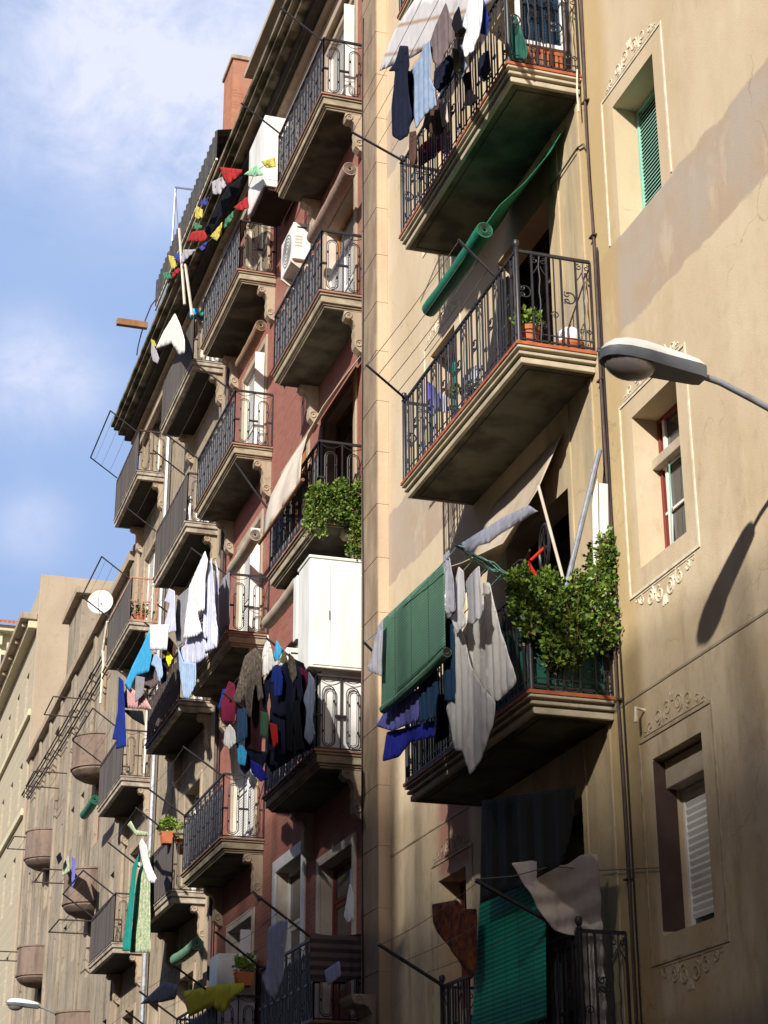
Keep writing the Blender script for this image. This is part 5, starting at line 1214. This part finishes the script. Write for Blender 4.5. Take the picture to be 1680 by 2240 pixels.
many('coloured laundry on the far tan house balconies', [
 ('shirt', 'bright cyan shirt blown sideways', 'shirt', 'cyan', 'z5', [(328, 590), (348, 700), (325, 830), (250, 852), (215, 938), (188, 902), (230, 800), (290, 680)], 1.55),
 ('trousers', 'deep blue trousers hanging furthest left', 'trousers', 'dblue', 'z5', [(155, 855), (182, 880), (192, 1100), (198, 1252), (138, 1268), (146, 1215), (118, 1212), (150, 1050)], 1.60),
 ('dress', 'pink patterned dress beneath the cyan shirt', 'dress', 'pink', 'z5', [(200, 920), (292, 945), (342, 1042), (168, 1032), (180, 960)], 1.50),
 ('shirt', 'small pale blue shirt right of the cyan shirt', 'shirt', 'sky', 'z5', [(360, 715), (396, 760), (406, 850), (385, 888), (360, 800), (338, 790)], 1.55),
 ('cloth', 'small yellow cloth among the dark garments', 'cloth', 'yellow', 'z5', [(430, 705), (462, 750), (440, 802), (424, 762)], 1.52),
 ('shirt', 'brown shirt above the small yellow cloth', 'shirt', 'brown', 'z5', [(440, 630), (482, 680), (475, 740), (440, 760), (398, 720)], 1.46),
 ('shirt', 'dark purple shirt behind the cyan shirt', 'shirt', 'mauve', 'z5', [(330, 720), (372, 740), (378, 900), (330, 930), (240, 900), (250, 850), (320, 830)], 1.42),
 ('trousers', 'black trousers below the pink dress', 'trousers', 'black', 'z5', [(175, 1042), (292, 1050), (302, 1135), (232, 1095)], 1.46),
 ('cloth', 'grey cloth draped over the pink dress', 'cloth', 'grey', 'z5', [(250, 850), (302, 860), (292, 962), (248, 1005)], 1.58),
 ('cloth', 'dark cloth hanging against the tan house balcony', 'cloth', 'navy', 'z5', [(392, 760), (430, 740), (425, 880), (395, 900)], 1.40),
])
many('laundry low on the tan house', [
 ('trousers', 'brilliant white trouser leg hanging alone in the sun', 'trousers', 'white', 'z6', [(165, 505), (197, 555), (202, 620), (232, 700), (257, 750), (242, 782), (205, 772), (172, 680), (148, 550)], 1.55),
 ('cloth', 'yellowish cloth draped on a line above the white trouser leg', 'cloth', 'floral', 'z6', [(100, 400), (130, 458), (205, 470), (205, 497), (130, 492), (78, 430)], 1.6),
 ('curtain', 'long teal curtain strip hanging on the far tan house column', 'curtain', 'teal', 'z6', [(150, 600), (132, 720), (95, 1190), (48, 1190), (85, 900), (110, 680)], 1.1, .02),
 ('curtain', 'pale floral curtain behind the teal strip', 'curtain', 'floral', 'z6', [(160, 640), (215, 560), (218, 1200), (95, 1200), (130, 800)], .95, .03),
])
many('laundry low on the brick house', [
 ('cloth', 'bright yellow tablecloth hung over the lowest far rail of the brick house', 'tablecloth', 'yellow', 'z6', [(415, 1435), (640, 1392), (790, 1382), (788, 1430), (720, 1470), (668, 1560), (632, 1560), (600, 1520), (540, 1545), (452, 1590), (428, 1500)], 1.0, .03),
 ('cloth', 'grey brown canvas sagging at the bottom left of the yellow cloth', 'canvas', 'grey', 'z6', [(300, 1375), (388, 1395), (372, 1480), (285, 1500), (155, 1512)], 1.6),
 ('trousers', 'pale blue white trousers hanging from the lowest near laundry arm', 'trousers', 'lav', 'z6', [(992, 1008), (1052, 1000), (1040, 1100), (1025, 1250), (1010, 1380), (972, 1482), (930, 1452), (895, 1350), (922, 1300), (925, 1100), (935, 1050)], 1.5, .04, .2),
 ('bag', 'white cloth bag hanging in the lowest near doorway', 'bag', 'white', 'z6', [(1425, 780), (1448, 850), (1445, 1000), (1410, 1020), (1390, 980), (1405, 880)], .4),
 ('shirt', 'blue white striped laundry heap behind the lowest near rail', 'shirt', 'lav', 'z6', [(1270, 1310), (1360, 1250), (1370, 1340), (1290, 1400)], .75),
])
# striped blanket over the side rail of the lowest near balcony
vs_, fs = cloth_mb([(.02, 5.5), (.88, 5.42), (.90, 6.12), (.02, 6.14)], lambda u, z, o: Vector((26.36-abs(o)*.6-.03, u, z-.06*sin(pi*u))), .03, .25, 1.0, .05)
o = MB().add(vs_, fs).build('striped_blanket', CL['stripe'], smooth=True); tag(o, 'dark striped blanket folded over the side rail of the lowest near brick house balcony', 'blanket'); s_ = o.modifiers.new('t', 'SOLIDIFY'); s_.thickness = .02
# fridge, planter
t = thing('fridge', (33.3, .5, 4.85), 'white fridge standing on the lowest far brick house balcony', 'fridge')
p_ = onX(*cr('z6', 580, 1200), 33.1)
MB().box(33.1, 33.8, .08, .80, 4.86, p_.z).build('casing', MT['cab'], t, bevel=.02)
MB().box(33.085, 33.099, .16, .72, 5.6, p_.z-.12).build('door', MT['white'], t, bevel=.005)
def box_planter(label, x, y0, y1, z, leaf='leaf2', red=False):
    t = thing('flower_box', (x, (y0+y1)/2, z), label, 'planter')
    MB().prism([(y0+.03, z), (y1-.03, z), (y1, z+.22), (y1+.015, z+.22), (y1+.015, z+.25), (y0-.015, z+.25), (y0-.015, z+.22), (y0, z+.22)], lambda u, v, q: (q, u, v), x-.12, x+.12).build('box', MT['pot'], t, bevel=.005)
    f = MB()
    for _ in range(26): leaves(f, (x+random.uniform(-.12, .12), random.uniform(y0, y1), z+.3+random.random()*.22), 10, .06, .09)
    f.build('foliage', MT[leaf], t)
box_planter('orange flower box at the rail end beside the yellow cloth', 32.86, .20, .52, 6.20)
box_planter('orange flower box hanging on the fourth tan house balcony above the white trouser leg', 38.0, .75, 1.05, fC[0][3]+1.0)
pot('small green bush in a pot on the far tan house balcony with salmon rail', 45.5, .5, fC[1][1], .18, .3, 'pot', 'leaf', fr=.3)
pot('leafy potted plant on the fourth tan house balcony', 38.4, .5, fC[0][3]+.9, .16, .3, 'pot', 'leaf2', fr=.4)
# figurines on the second tan balcony
def figurine(x, y, z, s, label):
    mb = MB(); mb.lathe((x, y, z), [(.10*s, 0), (.10*s, .05*s), (.05*s, .07*s), (.09*s, .2*s), (.10*s, .3*s), (.06*s, .42*s), (.035*s, .45*s), (.06*s, .5*s), (.055*s, .56*s), (.02*s, .6*s)], 12)
    tag(mb.build('figurine', MT['cab'], smooth=True), label, 'figurine')
figurine(37.95, .72, fC[0][1], 1.15, 'taller white garden figurine at the corner of the second tan house balcony')
figurine(37.95, .50, fC[0][1], .8, 'shorter white garden figurine beside the taller one')
for j, (y_, m_, lab) in enumerate(((.55, 'canvas', 'cream jar at the edge of the top tan house balcony'), (.42, 'cab', 'white jar next to the cream jar'), (.22, 'lampw', 'tall white canister nearest the wall on the top tan house balcony'))):
    tag(MB().lathe((37.9, y_, fC[0][0]), [(.05, 0), (.075, .03), (.08, .25+.05*j), (.05, .3+.05*j), (.055, .34+.05*j)], 12).build('jar', MT[m_], smooth=True), lab, 'jar')
tag(MB().lathe((37.95, .78, fC[0][0]+1.15), [(.02, 0), (.10, .04), (.14, .14), (.10, .24), (.02, .28)], 12).build('ball', CL['cyan'], smooth=True), 'light blue ball on the rail corner of the top tan house balcony', 'ball')
tag(MB().lathe((37.95, .55, fC[0][0]+1.15), [(.02, 0), (.12, .04), (.14, .12), (.05, .22)], 12).build('bag', CL['teal'], smooth=True), 'dark teal bag next to the light blue ball', 'bag')
# flags: white tent cloth and prayer flags
cloth('banner', 'white cloth banner with green and yellow marks tied above the top tan house balcony', 'banner', 'offw', 'z2', [(175, 1110), (215, 1200), (245, 1300), (245, 1400), (205, 1415), (150, 1330), (105, 1350), (35, 1370), (90, 1250)], 1.15, None, .04)
cloth('banner', 'lower curl of white and yellow banner against the gutter', 'banner', 'fwhite', 'z2', [(5, 1330), (40, 1380), (60, 1440), (50, 1480), (15, 1460), (0, 1400)], 1.1)
cloth('flag', 'yellow pennant poking out above the curled banner', 'flag', 'fyel', 'z2', [(0, 1300), (25, 1310), (40, 1350), (10, 1365)], 1.08)
FS = [
 ('upper string of prayer flags under the gutter', 'z2', [((545, 90), 'fred', [(500, 50), (665, 70), (640, 115), (560, 180), (520, 120)]), ((490, 160), 'fwhite', [(440, 160), (520, 120), (545, 185), (500, 250), (450, 250)]),
   ((400, 290), 'fblue', [(370, 290), (425, 270), (400, 330), (355, 330)]), ((345, 370), 'fyel', [(330, 330), (375, 360), (370, 420), (325, 430)]), ((340, 480), 'fgreen', [(320, 450), (375, 480), (350, 510), (310, 500)]),
   ((340, 560), 'fred', [(300, 520), (385, 510), (410, 560), (380, 595), (265, 590)]), ((270, 640), 'fwhite', [(235, 650), (330, 650), (280, 700), (215, 760)])]),
 ('lower string of prayer flags strung from the white cabinet', 'z2', [((860, 20), 'fyel', [(800, 10), (900, -20), (910, 50), (840, 60)]), ((760, 80), 'fpale', [(675, 105), (770, 30), (815, 110), (740, 120)]), ((660, 310), 'fred', [(600, 345), (700, 265), (710, 350), (640, 370)]),
   ((560, 430), 'fgreen', [(540, 430), (600, 370), (600, 420), (530, 500)]), ((480, 540), 'fyel', [(430, 555), (520, 450), (515, 500), (480, 590)]), ((380, 620), 'fblue', [(350, 640), (415, 580), (400, 630), (370, 665)]), ((210, 690), 'fblue', [(170, 670), (225, 690), (210, 750), (180, 720)]),
   ((150, 740), 'fyel', [(125, 690), (165, 700), (190, 770), (150, 800)]), ((180, 810), 'fred', [(200, 780), (215, 800), (150, 865), (160, 820)]), ((110, 830), 'fgreen', [(85, 820), (135, 810), (150, 860), (95, 870)])])]
for si, (lab, k, fl) in enumerate(FS):
    Yf = 1.05 if si == 0 else 1.0
    pts3 = [onY(*cr(k, *c_), Yf) for c_, _, _ in fl]
    t = thing('flag_string', pts3[0], lab, 'flags')
    MB().tube(pts3, .006, 4).build('cord', MT['wire'], t)
    for c_, m_, pg in fl:
        cloth('flag', None, None, m_, k, pg, Yf, None, .05, .5, None, 0.0, t, .004, 0)
# dark awning along the gutter behind the flags
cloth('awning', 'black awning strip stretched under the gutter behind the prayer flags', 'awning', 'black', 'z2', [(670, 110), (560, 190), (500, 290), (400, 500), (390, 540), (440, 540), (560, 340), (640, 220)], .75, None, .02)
# roof clutter
rack('grey pole frame of an aerial above the black corrugated roof', [(tuple(onY(*cr('z2', 180, 200), .5)), tuple(onY(*cr('z2', 150, 690), .5))), (tuple(onY(*cr('z2', 180, 198), .5)), tuple(onY(*cr('z2', 335, 218), .5)))], [(tuple(onY(*cr('z2', 178, 200), .5)), tuple(onY(*cr('z2', 215, 660), .5)))], m='steel', r=.03, lr=.012, cat='aerial', name='aerial')
for j, (a, b) in enumerate((((205, 500), (245, 1050)), ((250, 760), (300, 1130)))):
    p, q = onY(*cr('z2', *a), 1.0), onY(*cr('z2', *b), 1.0)
    tag(MB().tube([p, q], .035, 6).build('roof_pole', MT['canvas'], smooth=True), ('longer', 'shorter')[j]+' pale wooden pole leaning against the gutter of the tan house', 'pole')
p, q = onX(255, 708, 47.0), onX(322, 717, 47.0)
tag(MB().box(46.92, 47.08, q.y, p.y, q.z-.04, q.z+.16).build('plank', MT['wood'], bevel=.01), 'brown plank jutting from the gutter over the street', 'plank')
tubething('hooped_wire', 'thin dark wire hoop bent round the jutting plank', 'wire', 'cable', [onX(*cr('z3', x, y), 47.2) for x, y in ((525, 0), (480, 60), (440, 160), (410, 260), (390, 340), (380, 405))], .018)
# satellite dish
p = onY(*cr('z7', 885, 475), 1.05)
t = thing('satellite_dish', p, 'round white satellite dish at the corner of the salmon railed tan house balcony', 'satellite dish')
ax = Vector((-.92, .33, .06)).normalized(); R_ = .36; prof = [(R_*i/8, .10*(i/8)**2) for i in range(9)]
prof2 = [(.001, 0)]+prof[1:]+[(R_*1.02, .10)]+[(r_*.985, h_+.012) for r_, h_ in reversed(prof[1:])]
MB().lathe(p-ax*.05, prof2+[(.001, .012)], 24, ax).build('dish', MT['white'], t, smooth=True)
MB().tube([p+Vector((0, 0, -.38)), p+ax*.30+Vector((0, 0, -.16)), p+ax*.36], .012, 6).build('feed_arm', MT['steel'], t)
MB().tube([p, p+Vector((.1, -.25, -.35))], .025, 6).build('mount', MT['steel'], t)
# pale pipe below the dish
tubething('waste_pipe', 'thin pale pipe running down left of the salmon railed balcony', 'pipe', 'line', [onY(*cr('z7', x, y), .12) for x, y in ((945, 640), (905, 900), (910, 1000), (885, 1360))], .045)
# far laundry on the pale house
many('small laundry on the pale house', [
 ('cloth', 'small black cloth on a drying frame of the pale house', 'cloth', 'black', 'z8', [(495, 800), (510, 860), (480, 905), (460, 840)], 1.2),
 ('cloth', 'blue and green printed cloth on the pale house', 'cloth', 'floral', 'z8', [(560, 830), (570, 960), (510, 1000), (520, 900)], 1.0),
 ('cloth', 'blue cloth beside the far lower round balcony', 'cloth', 'peri', 'z8', [(590, 840), (620, 860), (610, 1060), (590, 1100)], .9),
])
